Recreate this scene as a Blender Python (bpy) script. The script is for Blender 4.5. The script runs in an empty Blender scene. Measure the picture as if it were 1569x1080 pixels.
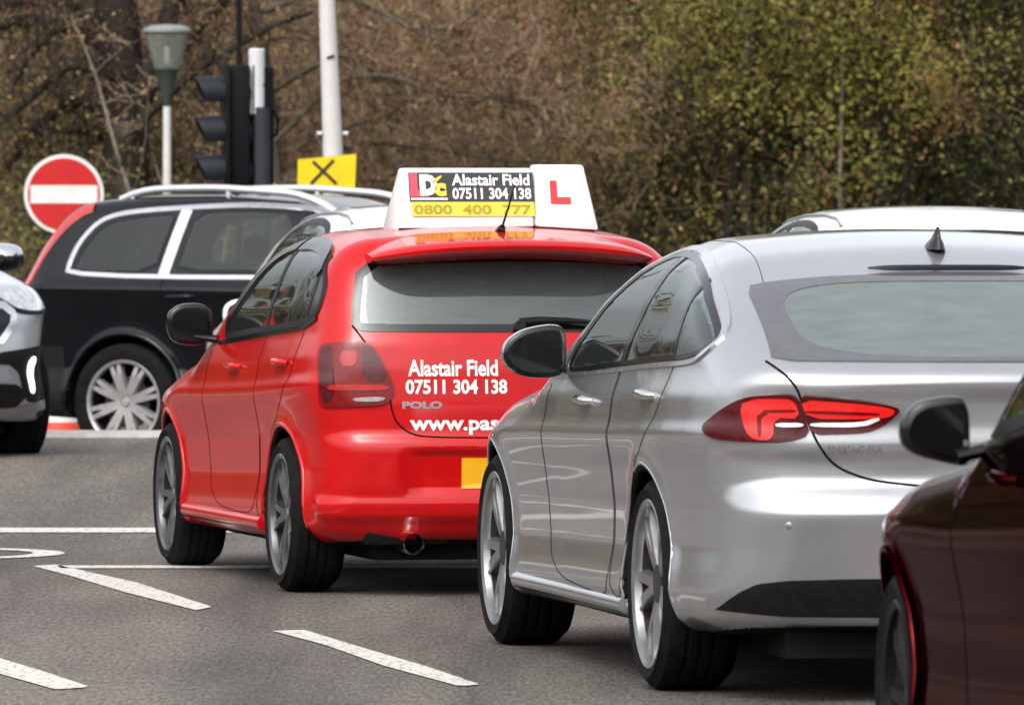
import bpy, bmesh, math, random
import numpy as np
from mathutils import Vector, Matrix
from mathutils.geometry import delaunay_2d_cdt

S = bpy.context.scene
C = S.collection
R = math.radians

# ---------------------------------------------------------------- camera
cam = bpy.data.cameras.new('camera'); camo = bpy.data.objects.new('camera', cam); C.objects.link(camo)
cam.sensor_fit = 'HORIZONTAL'; cam.sensor_width = 36.0
cam.lens = 13000 / 1569 * 36
cam.clip_start = 1.0; cam.clip_end = 3000
camo.location = (0, 0, 1.534)
camo.rotation_euler = (R(90) - math.atan(227 / 13000), 0, 0)
cam.dof.use_dof = True; cam.dof.focus_distance = 30.5; cam.dof.aperture_fstop = 12
S.camera = camo

# ---------------------------------------------------------------- overcast sky, weak soft sun, exposure
W = bpy.data.worlds.new('World'); S.world = W; W.use_nodes = True
nt = W.node_tree; bg = nt.nodes['Background']
sky = nt.nodes.new('ShaderNodeTexSky'); sky.sky_type = 'NISHITA'; sky.sun_disc = False
SUN_EL, SUN_AZ = R(48), R(205)
sky.sun_elevation = SUN_EL; sky.sun_rotation = SUN_AZ; sky.dust_density = 4.0; sky.air_density = 1.0
hs = nt.nodes.new('ShaderNodeHueSaturation'); hs.inputs['Saturation'].default_value = .22
nt.links.new(sky.outputs[0], hs.inputs['Color'])
# cloud deck: an overcast sky is about three times brighter overhead than at the horizon
tcw = nt.nodes.new('ShaderNodeTexCoord'); sx = nt.nodes.new('ShaderNodeSeparateXYZ'); nt.links.new(tcw.outputs['Generated'], sx.inputs[0])
mrw = nt.nodes.new('ShaderNodeMapRange'); mrw.inputs['From Min'].default_value = .05; mrw.inputs['From Max'].default_value = .26
mrw.inputs['To Min'].default_value = .55; mrw.inputs['To Max'].default_value = 2.6; nt.links.new(sx.outputs['Z'], mrw.inputs['Value'])
mxw = nt.nodes.new('ShaderNodeMix'); mxw.data_type = 'RGBA'; mxw.blend_type = 'MULTIPLY'; mxw.inputs['Factor'].default_value = 1
nt.links.new(hs.outputs[0], mxw.inputs[6]); nt.links.new(mrw.outputs[0], mxw.inputs[7]); nt.links.new(mxw.outputs[2], bg.inputs['Color'])
bg.inputs['Strength'].default_value = .15
sl = bpy.data.lights.new('sun', 'SUN'); sl.energy = .5; sl.angle = R(20); sl.color = (1, .96, .9)
so = bpy.data.objects.new('sun', sl); C.objects.link(so); so.location = (0, 0, 40)
d_sun = Vector((math.sin(SUN_AZ) * math.cos(SUN_EL), math.cos(SUN_AZ) * math.cos(SUN_EL), math.sin(SUN_EL)))
so.rotation_euler = d_sun.to_track_quat('Z', 'Y').to_euler()
S.view_settings.view_transform = 'Standard'; S.view_settings.look = 'None'
S.view_settings.exposure = -0.17; S.view_settings.gamma = 1.0
S.cycles.max_bounces = 8; S.cycles.transparent_max_bounces = 12
S.cycles.use_denoising = True

rng = np.random.default_rng(7)

# ---------------------------------------------------------------- materials
def srgb(r, g, b):
    f = lambda c: c / 12.92 if c <= .04045 else ((c + .055) / 1.055) ** 2.4
    return (f(r / 255), f(g / 255), f(b / 255))

def mat(name, col, rough=.5, metal=0.0, coat=0.0, var=.12, scale=30.0, emit=None, estr=0.0, bump=0.0, spec=.5, coat_rough=.03, rvar=.08):
    m = bpy.data.materials.new(name); m.use_nodes = True
    n = m.node_tree; b = n.nodes['Principled BSDF']
    b.inputs['Metallic'].default_value = metal
    b.inputs['Coat Weight'].default_value = coat; b.inputs['Coat Roughness'].default_value = coat_rough
    b.inputs['Specular IOR Level'].default_value = spec
    tc = n.nodes.new('ShaderNodeTexCoord')
    no = n.nodes.new('ShaderNodeTexNoise'); no.inputs['Scale'].default_value = scale; no.inputs['Detail'].default_value = 6
    n.links.new(tc.outputs['Object'], no.inputs['Vector'])
    cr = n.nodes.new('ShaderNodeValToRGB')
    lo = [max(0, c * (1 - var)) for c in col]; hi = [min(1, c * (1 + var)) for c in col]
    cr.color_ramp.elements[0].color = (*lo, 1); cr.color_ramp.elements[1].color = (*hi, 1)
    cr.color_ramp.elements[0].position = .3; cr.color_ramp.elements[1].position = .7
    n.links.new(no.outputs['Fac'], cr.inputs['Fac']); n.links.new(cr.outputs['Color'], b.inputs['Base Color'])
    mr = n.nodes.new('ShaderNodeMapRange'); mr.inputs['To Min'].default_value = max(.02, rough - rvar); mr.inputs['To Max'].default_value = min(1, rough + rvar)
    n.links.new(no.outputs['Fac'], mr.inputs['Value']); n.links.new(mr.outputs[0], b.inputs['Roughness'])
    if emit:
        b.inputs['Emission Color'].default_value = (*emit, 1); b.inputs['Emission Strength'].default_value = estr
    if bump:
        bp = n.nodes.new('ShaderNodeBump'); bp.inputs['Strength'].default_value = bump; bp.inputs['Distance'].default_value = .01
        n.links.new(no.outputs['Fac'], bp.inputs['Height']); n.links.new(bp.outputs['Normal'], b.inputs['Normal'])
    return m

def glass(name, tint, ior=1.5, rough=.01, film=.015, fcol=(.52, .56, .56)):
    m = bpy.data.materials.new(name); m.use_nodes = True
    n = m.node_tree; n.nodes.remove(n.nodes['Principled BSDF'])
    out = n.nodes['Material Output']
    tr = n.nodes.new('ShaderNodeBsdfTransparent'); tr.inputs['Color'].default_value = (*tint, 1)
    gl = n.nodes.new('ShaderNodeBsdfGlossy'); gl.inputs['Roughness'].default_value = rough; gl.inputs['Color'].default_value = (.95, 1, .98, 1)
    fr = n.nodes.new('ShaderNodeFresnel'); fr.inputs['IOR'].default_value = ior
    mx = n.nodes.new('ShaderNodeMixShader')
    n.links.new(fr.outputs[0], mx.inputs[0]); n.links.new(tr.outputs[0], mx.inputs[1]); n.links.new(gl.outputs[0], mx.inputs[2])
    du = n.nodes.new('ShaderNodeBsdfDiffuse'); du.inputs['Color'].default_value = (*fcol, 1)   # road film; on rear screens it also lightens the pane like reflected sky
    m2 = n.nodes.new('ShaderNodeMixShader'); no = n.nodes.new('ShaderNodeTexNoise'); no.inputs['Scale'].default_value = 9
    mr = n.nodes.new('ShaderNodeMapRange'); mr.inputs['To Min'].default_value = film * .7; mr.inputs['To Max'].default_value = film * 1.3
    n.links.new(no.outputs['Fac'], mr.inputs['Value']); n.links.new(mr.outputs[0], m2.inputs[0])
    n.links.new(mx.outputs[0], m2.inputs[1]); n.links.new(du.outputs[0], m2.inputs[2])
    n.links.new(m2.outputs[0], out.inputs['Surface'])
    return m

M = {}
M['red_paint'] = mat('red_paint', (.41, .0035, .0045), .12, .0, 0, .06, 8, spec=.4, rvar=.03)
M['silver_paint'] = mat('silver_paint', (.47, .478, .492), .24, .76, .9, .03, 6, rvar=.02)
M['maroon_paint'] = mat('maroon_paint', (.050, .005, .007), .06, 1.0, 0, .1, 6, rvar=.01)
M['maroon_paint'].node_tree.nodes['Principled BSDF'].inputs['Specular Tint'].default_value = (.34, .22, .22, 1)
M['black_paint'] = mat('black_paint', (.002, .0024, .004), .08, .0, 0, .1, 6, spec=.35, rvar=.02)
M['white_paint'] = mat('white_paint', (.66, .66, .66), .3, 0, 1.0, .03, 6)
M['pale_silver_paint'] = mat('pale_silver_paint', (.46, .49, .53), .30, .6, 1.0, .03, 6)
M['trim'] = mat('black_trim', (.008, .008, .0085), .45, 0, 0, .2, 40, spec=.18)
M['gloss_black'] = mat('gloss_black', (.004, .004, .0045), .14, 0, 0, .1, 20, spec=.45)
M['gap'] = mat('panel_gap', (.004, .004, .004), .9, 0, 0, .1, 20, spec=.1)
M['well'] = mat('well_plastic', (.006, .006, .006), .9, 0, 0, .3, 20, spec=.1)
M['rubber'] = mat('tyre_rubber', (.007, .0066, .0066), .8, 0, 0, .35, 25, bump=.2, spec=.10)
M['alloy'] = mat('silver_alloy', (.30, .30, .305), .32, .8, .2, .08, 20)
M['bright_alloy'] = mat('bright_alloy', (.36, .355, .345), .35, .6, .2, .1, 20)
M['dark_alloy'] = mat('grey_alloy', (.15, .15, .155), .3, .8, .3, .1, 20)
M['disc'] = mat('brake_steel', (.03, .029, .028), .6, .5, 0, .3, 20)
M['chrome'] = mat('chrome', (.75, .75, .76), .12, 1, 0, .02, 20)
M['bright_trim'] = mat('bright_trim', (.72, .72, .73), .22, .95, 0, .02, 20)
M['satin'] = mat('satin_metal', (.42, .43, .44), .3, .85, 0, .04, 20)
M['lining'] = mat('cabin_lining', (.05, .05, .05), .9, 0, 0, .2, 30)
M['roof_lining'] = mat('pale_headlining', (.34, .34, .33), .9, 0, 0, .1, 30)
M['seat'] = mat('seat_cloth', (.022, .022, .024), .9, 0, 0, .3, 60)
M['glass'] = glass('clear_tinted_glass', (.78, .88, .85), 1.6)
M['rear_glass'] = glass('filmed_rear_glass', (.80, .92, .89), 1.7, .02, .085, (.60, .70, .68))  # film strengthened and tinted to stand in for reflected sky
M['wide_rear_glass'] = glass('wide_rear_glass', (.80, .92, .89), 1.75, .02, .15, (.62, .72, .70))  # paler film still, sky brightness put into the pane's colour
M['dark_glass'] = glass('privacy_glass', (.56, .64, .60), film=.006)
M['mirror'] = mat('mirror_glass', (.035, .04, .04), .06, .9, 0, .05, 10, rvar=.01)
M['lamp_red'] = mat('red_lamp_lens', (.15, .002, .003), .12, 0, .3, .2, 60, spec=.3)
M['lamp_dark'] = mat('smoked_lamp_lens', (.06, .002, .004), .15, 0, .4, .3, 60, spec=.3)
M['lamp_orange'] = mat('orange_lamp_lens', (.32, .007, .004), .2, 0, .1, .2, 60)
M['lamp_lit'] = mat('lit_red_lamp', (.45, .008, .006), .2, 0, .6, .1, 60, emit=(1, .02, .015), estr=.32)
M['lamp_white'] = mat('clear_lamp_lens', (.75, .75, .75), .15, .2, 1, .1, 60)
M['lamp_grey'] = mat('grey_lamp_lens', (.26, .23, .23), .2, 0, .3, .2, 60)
M['lamp_clear'] = mat('headlamp_lens', (.62, .64, .66), .12, .6, 1, .35, 25)
M['drl'] = mat('lit_running_lamp', (.9, .9, .88), .2, 0, .5, .02, 20, emit=(1, .97, .88), estr=2.2)
M['plate'] = mat('yellow_plate', (.66, .33, .005), .35, 0, .3, .05, 20)
M['white_sign'] = mat('white_plastic', (.64, .64, .63), .35, 0, .2, .03, 15)
M['ink_black'] = mat('black_vinyl', (.015, .014, .013), .4, 0, .2, .1, 20)
M['ink_white'] = mat('white_vinyl', (.72, .72, .71), .45, 0, 0, .03, 20)
M['ink_yellow'] = mat('yellow_vinyl', (.66, .50, .03), .4, 0, .1, .04, 20)
M['ink_red'] = mat('red_vinyl', (.48, .02, .02), .4, 0, .1, .05, 20)
M['ink_pink'] = mat('pink_red_vinyl', (.55, .05, .08), .4, 0, .1, .05, 20)
M['ink_olive'] = mat('dull_gold_vinyl', (.30, .24, .01), .4, 0, .1, .05, 20)
M['badge'] = mat('badge_metal', (.30, .29, .29), .3, .8, 0, .05, 20)
M['ink_grey'] = mat('grey_vinyl', (.5, .5, .5), .4, 0, .1, .05, 20)

# ---------------------------------------------------------------- object helpers
def tag(o, label, cat, group=None, kind=None):
    if kind: o['kind'] = kind
    if label: o['label'] = label
    if cat: o['category'] = cat
    if group: o['group'] = group
    return o

def empty(name, loc, rz=0.0, label=None, cat=None, group=None):
    o = bpy.data.objects.new(name, None); C.objects.link(o)
    o.location = loc; o.rotation_euler = (0, 0, rz); o.empty_display_size = .2
    return tag(o, label, cat, group)

def link(name, me, material, parent=None, label=None):
    o = bpy.data.objects.new(name, me); C.objects.link(o)
    mats = material if isinstance(material, (list, tuple)) else [material]
    if not me.materials:
        for m in mats: me.materials.append(m)
    if parent is not None: o.parent = parent
    if label: o['label'] = label
    return o

def mesh_np(name, v, f, smooth=True, normals=None, midx=None):
    """v: Nx3, f: list of arrays (quads Mx4 and/or tris Kx3)."""
    me = bpy.data.meshes.new(name)
    v = np.asarray(v, np.float32)
    fs = [np.asarray(a, np.int32) for a in f if len(a)]
    me.vertices.add(len(v)); me.vertices.foreach_set('co', v.ravel())
    loops = np.concatenate([a.ravel() for a in fs]); sizes = np.concatenate([np.full(len(a), a.shape[1], np.int32) for a in fs])
    starts = np.concatenate([[0], np.cumsum(sizes)[:-1]]).astype(np.int32)
    me.loops.add(len(loops)); me.loops.foreach_set('vertex_index', loops)
    me.polygons.add(len(sizes)); me.polygons.foreach_set('loop_start', starts)
    me.polygons.foreach_set('use_smooth', np.full(len(sizes), bool(smooth)))
    if midx is not None: me.polygons.foreach_set('material_index', np.asarray(midx, np.int32))
    me.update(calc_edges=True)
    if normals is not None: me.normals_split_custom_set_from_vertices(np.asarray(normals, np.float32))
    return me

class MB:
    """collects simple solids into one mesh"""
    def __init__(s): s.v = []; s.f = []; s.n = 0; s.m = []
    def add(s, v, f, m=0):
        v = np.asarray(v, float); s.v.append(v)
        for q in f: s.f.append([i + s.n for i in q]); s.m.append(m)
        s.n += len(v)
    def box(s, c, h, rot=None, m=0):
        a = np.array([[x, y, z] for x in (-1, 1) for y in (-1, 1) for z in (-1, 1)], float) * h
        if rot is not None: a = a @ np.array(rot).T
        s.add(a + np.array(c), [(0, 1, 3, 2), (4, 6, 7, 5), (0, 4, 5, 1), (2, 3, 7, 6), (0, 2, 6, 4), (1, 5, 7, 3)], m)
    def hexa(s, a, b, m=0):
        """solid between two quads (each 4 points, same winding)"""
        s.add(list(a) + list(b), [(3, 2, 1, 0), (4, 5, 6, 7), (0, 1, 5, 4), (1, 2, 6, 5), (2, 3, 7, 6), (3, 0, 4, 7)], m)
    def tube(s, pts, rad, seg=8, closed=False, m=0, caps=True, flat=1.0, up=(0, 0, 1)):
        pts = np.asarray(pts, float); n = len(pts)
        rad = np.broadcast_to(np.asarray(rad, float), (n,))
        if closed: t = np.roll(pts, -1, 0) - np.roll(pts, 1, 0)
        else: t = np.gradient(pts, axis=0)
        t /= np.linalg.norm(t, axis=1)[:, None] + 1e-12
        u = np.cross(t, np.array(up, float)); bad = np.linalg.norm(u, axis=1) < .05
        u[bad] = np.cross(t[bad], np.array([1., .1, 0]))
        u /= np.linalg.norm(u, axis=1)[:, None]; w = np.cross(u, t)
        a = np.linspace(0, 2 * np.pi, seg, endpoint=False)
        ring = pts[:, None] + rad[:, None, None] * (np.cos(a)[None, :, None] * u[:, None] + flat * np.sin(a)[None, :, None] * w[:, None])
        f = []
        for i in range(n if closed else n - 1):
            j = (i + 1) % n
            for k in range(seg):
                l = (k + 1) % seg
                f.append((i * seg + k, i * seg + l, j * seg + l, j * seg + k))
        if caps and not closed: f.append(tuple(range(seg))[::-1]); f.append(tuple((n - 1) * seg + k for k in range(seg)))
        s.add(ring.reshape(-1, 3), f, m)
    def lathe(s, prof, axis='z', c=(0, 0, 0), seg=32, m=0, close=False):
        """prof: (radius, height) list round an axis"""
        a = np.linspace(0, 2 * np.pi, seg, endpoint=False); n = len(prof)
        v = []
        for r, h in prof:
            for t in a:
                p = (r * math.cos(t), r * math.sin(t), h)
                if axis == 'y': p = (p[0], p[2], p[1])
                if axis == 'x': p = (p[2], p[0], p[1])
                v.append((p[0] + c[0], p[1] + c[1], p[2] + c[2]))
        f = []
        for i in range(n if close else n - 1):
            j = (i + 1) % n
            for k in range(seg):
                l = (k + 1) % seg
                f.append((i * seg + k, i * seg + l, j * seg + l, j * seg + k))
        s.add(v, f, m)
    def build(s, name, material, parent=None, smooth=None, bevel=0.0, label=None):
        me = bpy.data.meshes.new(name)
        me.from_pydata(np.concatenate(s.v).tolist(), [], s.f)
        bm = bmesh.new(); bm.from_mesh(me)
        bmesh.ops.recalc_face_normals(bm, faces=bm.faces)
        if bevel:
            bmesh.ops.bevel(bm, geom=[e for e in bm.edges if len(e.link_faces) == 2 and e.calc_face_angle(0) > .5], offset=bevel, segments=2, affect='EDGES', profile=.5)
        bm.to_mesh(me); bm.free()
        o = link(name, me, material, parent, label)
        if isinstance(material, (list, tuple)) and not bevel: me.polygons.foreach_set('material_index', s.m)
        if smooth is not None: me.shade_smooth(); me.set_sharp_from_angle(angle=R(smooth))
        return o

def inpoly(px, py, poly):
    poly = np.asarray(poly, float); ins = np.zeros(px.shape, bool)
    j = len(poly) - 1
    for i in range(len(poly)):
        xi, yi = poly[i]; xj, yj = poly[j]
        c = ((yi > py) != (yj > py)) & (px < (xj - xi) * (py - yi) / (yj - yi + 1e-15) + xi)
        ins ^= c; j = i
    return ins

def round_poly(p, it=2, closed=True):
    p = np.asarray(p, float)
    for _ in range(it):
        a = p; b = np.roll(p, -1, 0) if closed else p[1:]
        a = a if closed else p[:-1]
        q = np.stack([.78 * a + .22 * b, .22 * a + .78 * b], 1).reshape(-1, 2)
        if not closed: q = np.concatenate([p[:1], q, p[-1:]])
        p = q
    return p

def resample(p, d, closed=True):
    p = np.asarray(p, float)
    if closed: p = np.concatenate([p, p[:1]])
    L = np.concatenate([[0], np.cumsum(np.linalg.norm(np.diff(p, axis=0), axis=1))])
    n = max(3, int(round(L[-1] / d)))
    t = np.linspace(0, L[-1], n + 1)
    q = np.stack([np.interp(t, L, p[:, k]) for k in range(p.shape[1])], 1)
    return q[:-1] if closed else q

def inset(p, d):
    """move a closed outline inwards by d"""
    p = np.asarray(p, float)
    area = .5 * np.sum(p[:, 0] * np.roll(p[:, 1], -1) - np.roll(p[:, 0], -1) * p[:, 1])
    t = np.roll(p, -1, 0) - np.roll(p, 1, 0); t /= np.linalg.norm(t, axis=1)[:, None] + 1e-12
    nrm = np.stack([-t[:, 1], t[:, 0]], 1) * (1 if area > 0 else -1)
    return p + nrm * d
# ---------------------------------------------------------------- body fields (car space: x forward from rear axle, y left, z up)
def lut(knots, sigma, n=1600):
    k = np.array(knots, float)
    k = k[np.argsort(k[:, 0])]
    lo, hi = k[0, 0] - 1.0, k[-1, 0] + 1.0
    xs = np.linspace(lo, hi, n)
    ys = np.interp(xs, k[:, 0], k[:, 1])
    # keep the end slopes instead of clamping
    s0 = (k[1, 1] - k[0, 1]) / (k[1, 0] - k[0, 0]); s1 = (k[-1, 1] - k[-2, 1]) / (k[-1, 0] - k[-2, 0])
    ys = np.where(xs < k[0, 0], k[0, 1] + s0 * (xs - k[0, 0]), ys)
    ys = np.where(xs > k[-1, 0], k[-1, 1] + s1 * (xs - k[-1, 0]), ys)
    d = xs[1] - xs[0]
    if sigma > 0:
        m = int(4 * sigma / d) + 1
        g = np.exp(-0.5 * (np.arange(-m, m + 1) * d / sigma) ** 2); g /= g.sum()
        e0 = ys[0] + (ys[1] - ys[0]) * np.arange(-m, 0); e1 = ys[-1] + (ys[-1] - ys[-2]) * np.arange(1, m + 1)
        ys = np.convolve(np.concatenate([e0, ys, e1]), g, 'valid')
    def f(v):
        t = (np.asarray(v, float) - lo) / d
        i = np.clip(t.astype(int), 0, n - 2)
        return ys[i] + (ys[i + 1] - ys[i]) * (t - i)
    return f

def smax(a, b, k):
    h = np.maximum(k - np.abs(a - b), 0.0) / k
    return np.maximum(a, b) + h * h * k * 0.25

class Field:
    def __init__(s, top, plan, belt, side, rear, front, wheels, arch_r, arch_z, base, crown=.10, tumble=.5, cr=(.16, .16), cf=(.25, .2),
                 ktop=.13, krear=.12, kfront=.14, flare=.012, extras=(), half=.93):
        s.T = lut(top, .05); s.P = lut(plan, .07); s.B = lut(belt, .1)
        s.I = lut(list(side) + [(side[-1][0] + .9, side[-1][1] + .9 * tumble)], .011)
        s.R = lut(rear, .014); s.Fr = lut(front, .03); s.base = lut(base, .03)
        s.wheels, s.ar, s.az = wheels, arch_r, arch_z
        s.crown, s.tumble, s.cr, s.cf = crown, tumble, cr, cf
        s.kt, s.kr, s.kf, s.flare, s.extras, s.half = ktop, krear, kfront, flare, extras, half
        s.zmax = max(p[1] for p in top); s.x0 = min(p[1] for p in rear) - .05; s.x1 = max(p[1] for p in front) + .05
    def raw(s, x, y, z):
        ay = np.abs(y); a2 = ay * ay
        d = z - s.B(x)
        W = s.P(x) - s.I(d)
        if s.flare:
            for wx in s.wheels:
                r = np.sqrt((x - wx) ** 2 + (z - s.az) ** 2)
                W = W + s.flare * np.exp(-((r - s.ar) / .05) ** 2)
        n = 1 / np.sqrt(1 + (s.tumble * np.clip(d / .05, 0, 1)) ** 2)
        f = (ay - W) * n
        e = .03
        sl = (s.T(x + e) - s.T(x - e)) / (2 * e)
        f = smax(f, (z - s.T(x) + s.crown * a2) / np.sqrt(1 + sl * sl), s.kt)
        rs = (s.R(z + e) - s.R(z - e)) / (2 * e)
        f = smax(f, (s.R(z) + s.cr[0] * a2 + s.cr[1] * a2 * a2 - x) / np.sqrt(1 + rs * rs), s.kr)
        f = smax(f, (x - s.Fr(z) + s.cf[0] * a2 + s.cf[1] * a2 * a2), s.kf)
        f = smax(f, s.base(x) - z, .05)
        for ex in s.extras: f = ex(f, x, y, z)
        return f
    def F(s, x, y, z):
        f = s.raw(x, y, z)
        for wx in s.wheels:
            g = np.sqrt((x - wx) ** 2 + (z - s.az) ** 2) - s.ar
            f = np.maximum(f, -np.maximum(g, (s.half - .36) - np.abs(y)))
        return f
    def grad(s, p, raw=False):
        f = s.raw if raw else s.F
        e = .0025; g = np.empty_like(p)
        for k in range(3):
            o = np.zeros(3); o[k] = e
            a = p + o; b = p - o
            g[:, k] = f(a[:, 0], a[:, 1], a[:, 2]) - f(b[:, 0], b[:, 1], b[:, 2])
        return g / (np.linalg.norm(g, axis=1)[:, None] + 1e-12)
    def cast(s, p, d, length, raw=True):
        f = s.raw if raw else s.F
        p = np.array(p, float); d = np.broadcast_to(np.array(d, float), p.shape)
        n = int(length / .015)
        lo = np.zeros(len(p)); hi = np.full(len(p), np.nan)
        for i in range(1, n + 1):
            t = i * length / n
            q = p + d * t
            v = f(q[:, 0], q[:, 1], q[:, 2])
            new = np.isnan(hi) & (v < 0)
            hi[new] = t
            lo[np.isnan(hi)] = t
        miss = np.isnan(hi)
        hi = np.where(miss, length, hi)
        for _ in range(14):
            m = (lo + hi) / 2; q = p + d * m[:, None]
            v = f(q[:, 0], q[:, 1], q[:, 2])
            lo = np.where(v < 0, lo, m); hi = np.where(v < 0, m, hi)
        return p + d * ((lo + hi) / 2)[:, None], miss

def step(v, a, b):
    t = np.clip((v - a) / (b - a), 0, 1)
    return t * t * (3 - 2 * t)

def red_extra(f, x, y, z):
    # number plate recess and bumper crease of the rear bumper; shallow
    ay = np.abs(y)
    m = (1 - step(ay, .38, .50)) * step(z, .39, .435) * (1 - step(z, .545, .59)) * (1 - step(x, -.45, -.40))
    f = f + .022 * m
    f = f - .014 * step(z, .28, .33) * (1 - step(z, .355, .405)) * (1 - step(x, -.5, -.42))
    # tail gate sits slightly inside the bumper shelf: handled in the rear profile
    return f

def silver_extra(f, x, y, z):
    ay = np.abs(y)
    rear = 1 - step(x, -.8, -.65)
    m = (1 - step(ay, .30, .38)) * step(z, .425, .45) * (1 - step(z, .58, .605)) * rear
    f = f + .015 * m
    return f

FIELDS = {}
FIELDS['hatch'] = Field(
    top=[(3.35, .50), (3.24, .66), (2.95, .79), (2.4, .89), (1.98, .955), (1.62, 1.16), (1.25, 1.34), (.95, 1.418), (.5, 1.452), (.05, 1.45), (-.4, 1.418), (-.7, 1.385)],
    plan=[(3.3, .62), (3.1, .74), (2.75, .815), (2.3, .84), (1.5, .838), (.5, .841), (0, .841), (-.3, .825), (-.5, .79), (-.7, .72)],
    belt=[(3.3, .90), (1.7, .925), (.6, .955), (-.1, .985), (-.6, 1.01)],
    side=[(-.80, .10), (-.73, .035), (-.66, .018), (-.60, .022), (-.50, .034), (-.36, .030), (-.26, .013), (-.205, .002), (-.165, .0), (-.13, .014), (-.06, .024), (0, .044), (.03, .055), (.15, .08), (.28, .125), (.38, .172), (.45, .22)],
    rear=[(.15, -.50), (.22, -.60), (.3, -.66), (.42, -.69), (.56, -.70), (.612, -.695), (.635, -.672), (.75, -.672), (.9, -.66), (.99, -.64), (1.06, -.605), (1.3, -.475), (1.37, -.43), (1.46, -.37)],
    front=[(.15, 3.1), (.3, 3.24), (.5, 3.29), (.65, 3.27), (.8, 3.15)],
    wheels=(0, 2.47), arch_r=.345, arch_z=.31, base=[(-.8, .23), (-.4, .2), (.5, .19), (3, .19), (3.4, .22)],
    crown=.10, tumble=.5, cr=(.13, .18), extras=(red_extra,), half=.841, ktop=.12, krear=.10)
FIELDS['longnose'] = Field(
    top=[(3.35, .50), (3.24, .66), (3.0, .80), (2.5, .875), (2.0, .915), (1.52, .955), (1.1, 1.15), (.75, 1.31), (.4, 1.405), (.1, 1.45), (-.1, 1.45), (-.4, 1.418), (-.7, 1.385)],
    plan=[(3.3, .62), (3.1, .74), (2.75, .815), (2.3, .84), (1.5, .838), (.5, .841), (0, .841), (-.3, .825), (-.5, .79), (-.7, .72)],
    belt=[(3.3, .88), (1.6, .905), (.6, .945), (-.1, .985), (-.6, 1.01)],
    side=[(-.80, .10), (-.73, .035), (-.66, .018), (-.60, .022), (-.50, .034), (-.36, .030), (-.26, .013), (-.205, .002), (-.165, .0), (-.13, .014), (-.06, .024), (0, .044), (.03, .055), (.15, .08), (.28, .125), (.38, .172), (.45, .22)],
    rear=[(.15, -.50), (.22, -.60), (.3, -.66), (.42, -.69), (.56, -.70), (.612, -.695), (.635, -.672), (.75, -.672), (.9, -.66), (.99, -.64), (1.06, -.605), (1.3, -.475), (1.37, -.43), (1.46, -.37)],
    front=[(.15, 3.1), (.3, 3.24), (.5, 3.29), (.65, 3.27), (.8, 3.15)],
    wheels=(0, 2.47), arch_r=.345, arch_z=.31, base=[(-.8, .23), (-.4, .2), (.5, .19), (3, .19), (3.4, .22)],
    crown=.10, tumble=.5, cr=(.13, .18), half=.841, ktop=.12, krear=.10)
FIELDS['saloon'] = Field(
    top=[(3.85, .52), (3.72, .68), (3.35, .82), (2.75, .925), (2.15, 1.0), (1.75, 1.185), (1.38, 1.345), (1.05, 1.42), (.62, 1.455), (.2, 1.448), (-.1, 1.40), (-.42, 1.29), (-.75, 1.155), (-.98, 1.06), (-1.05, 1.035), (-1.14, 1.028)],
    plan=[(3.8, .64), (3.6, .77), (3.2, .875), (2.7, .92), (1.6, .915), (.5, .92), (0, .93), (-.3, .922), (-.6, .89), (-.9, .825), (-1.15, .72)],
    belt=[(3.8, .88), (2, .935), (.5, .965), (-.4, .99), (-1.1, 1.0)],
    side=[(-.80, .10), (-.74, .04), (-.66, .012), (-.60, .018), (-.52, .030), (-.40, .029), (-.28, .016), (-.20, .003), (-.165, .0), (-.13, .012), (-.05, .022), (0, .04), (.03, .05), (.12, .072), (.25, .125), (.36, .19), (.43, .245)],
    rear=[(.15, -.85), (.25, -.99), (.36, -1.04), (.5, -1.078), (.585, -1.102), (.61, -1.096), (.655, -1.064), (.675, -1.035), (.75, -1.035), (.785, -1.058), (.86, -1.05), (.935, -1.055), (.985, -1.10), (1.02, -1.115), (1.1, -1.09)],
    front=[(.15, 3.6), (.3, 3.74), (.5, 3.79), (.65, 3.77), (.85, 3.6)],
    wheels=(0, 2.829), arch_r=.375, arch_z=.335, base=[(-1.2, .25), (-.5, .20), (.5, .19), (3, .19), (3.9, .22)],
    crown=.10, tumble=.52, cr=(.14, .20), extras=(silver_extra,), half=.93, ktop=.12, krear=.13)
FIELDS['estate'] = Field(
    top=[(3.9, .72), (3.72, .86), (3.4, 1.0), (2.9, 1.09), (2.2, 1.18), (1.75, 1.40), (1.35, 1.60), (1.05, 1.67), (.5, 1.705), (0, 1.70), (-.4, 1.665), (-.62, 1.62), (-.9, 1.53)],
    plan=[(3.75, .70), (3.5, .83), (3.0, .92), (2.4, .945), (.5, .945), (0, .945), (-.5, .925), (-.9, .87), (-1.1, .80)],
    belt=[(3.8, 1.08), (2, 1.12), (.5, 1.14), (-1, 1.15)],
    side=[(-.90, .10), (-.84, .03), (-.76, .012), (-.70, .014), (-.56, .04), (-.42, .034), (-.25, .02), (-.12, .01), (-.05, .0), (-.03, .012), (0, .05), (.03, .062)],
    rear=[(.2, -.9), (.32, -1.03), (.5, -1.09), (.68, -1.09), (.72, -1.05), (.9, -1.02), (1.1, -.96), (1.3, -.85), (1.5, -.73), (1.66, -.60), (1.75, -.52)],
    front=[(.2, 3.5), (.35, 3.66), (.6, 3.73), (.8, 3.7), (1.0, 3.55)],
    wheels=(0, 2.857), arch_r=.41, arch_z=.38, base=[(-1.1, .3), (0, .25), (3.8, .26)],
    crown=.07, tumble=.40, cr=(.13, .18), half=.945, flare=.016, ktop=.12, krear=.11)
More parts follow.
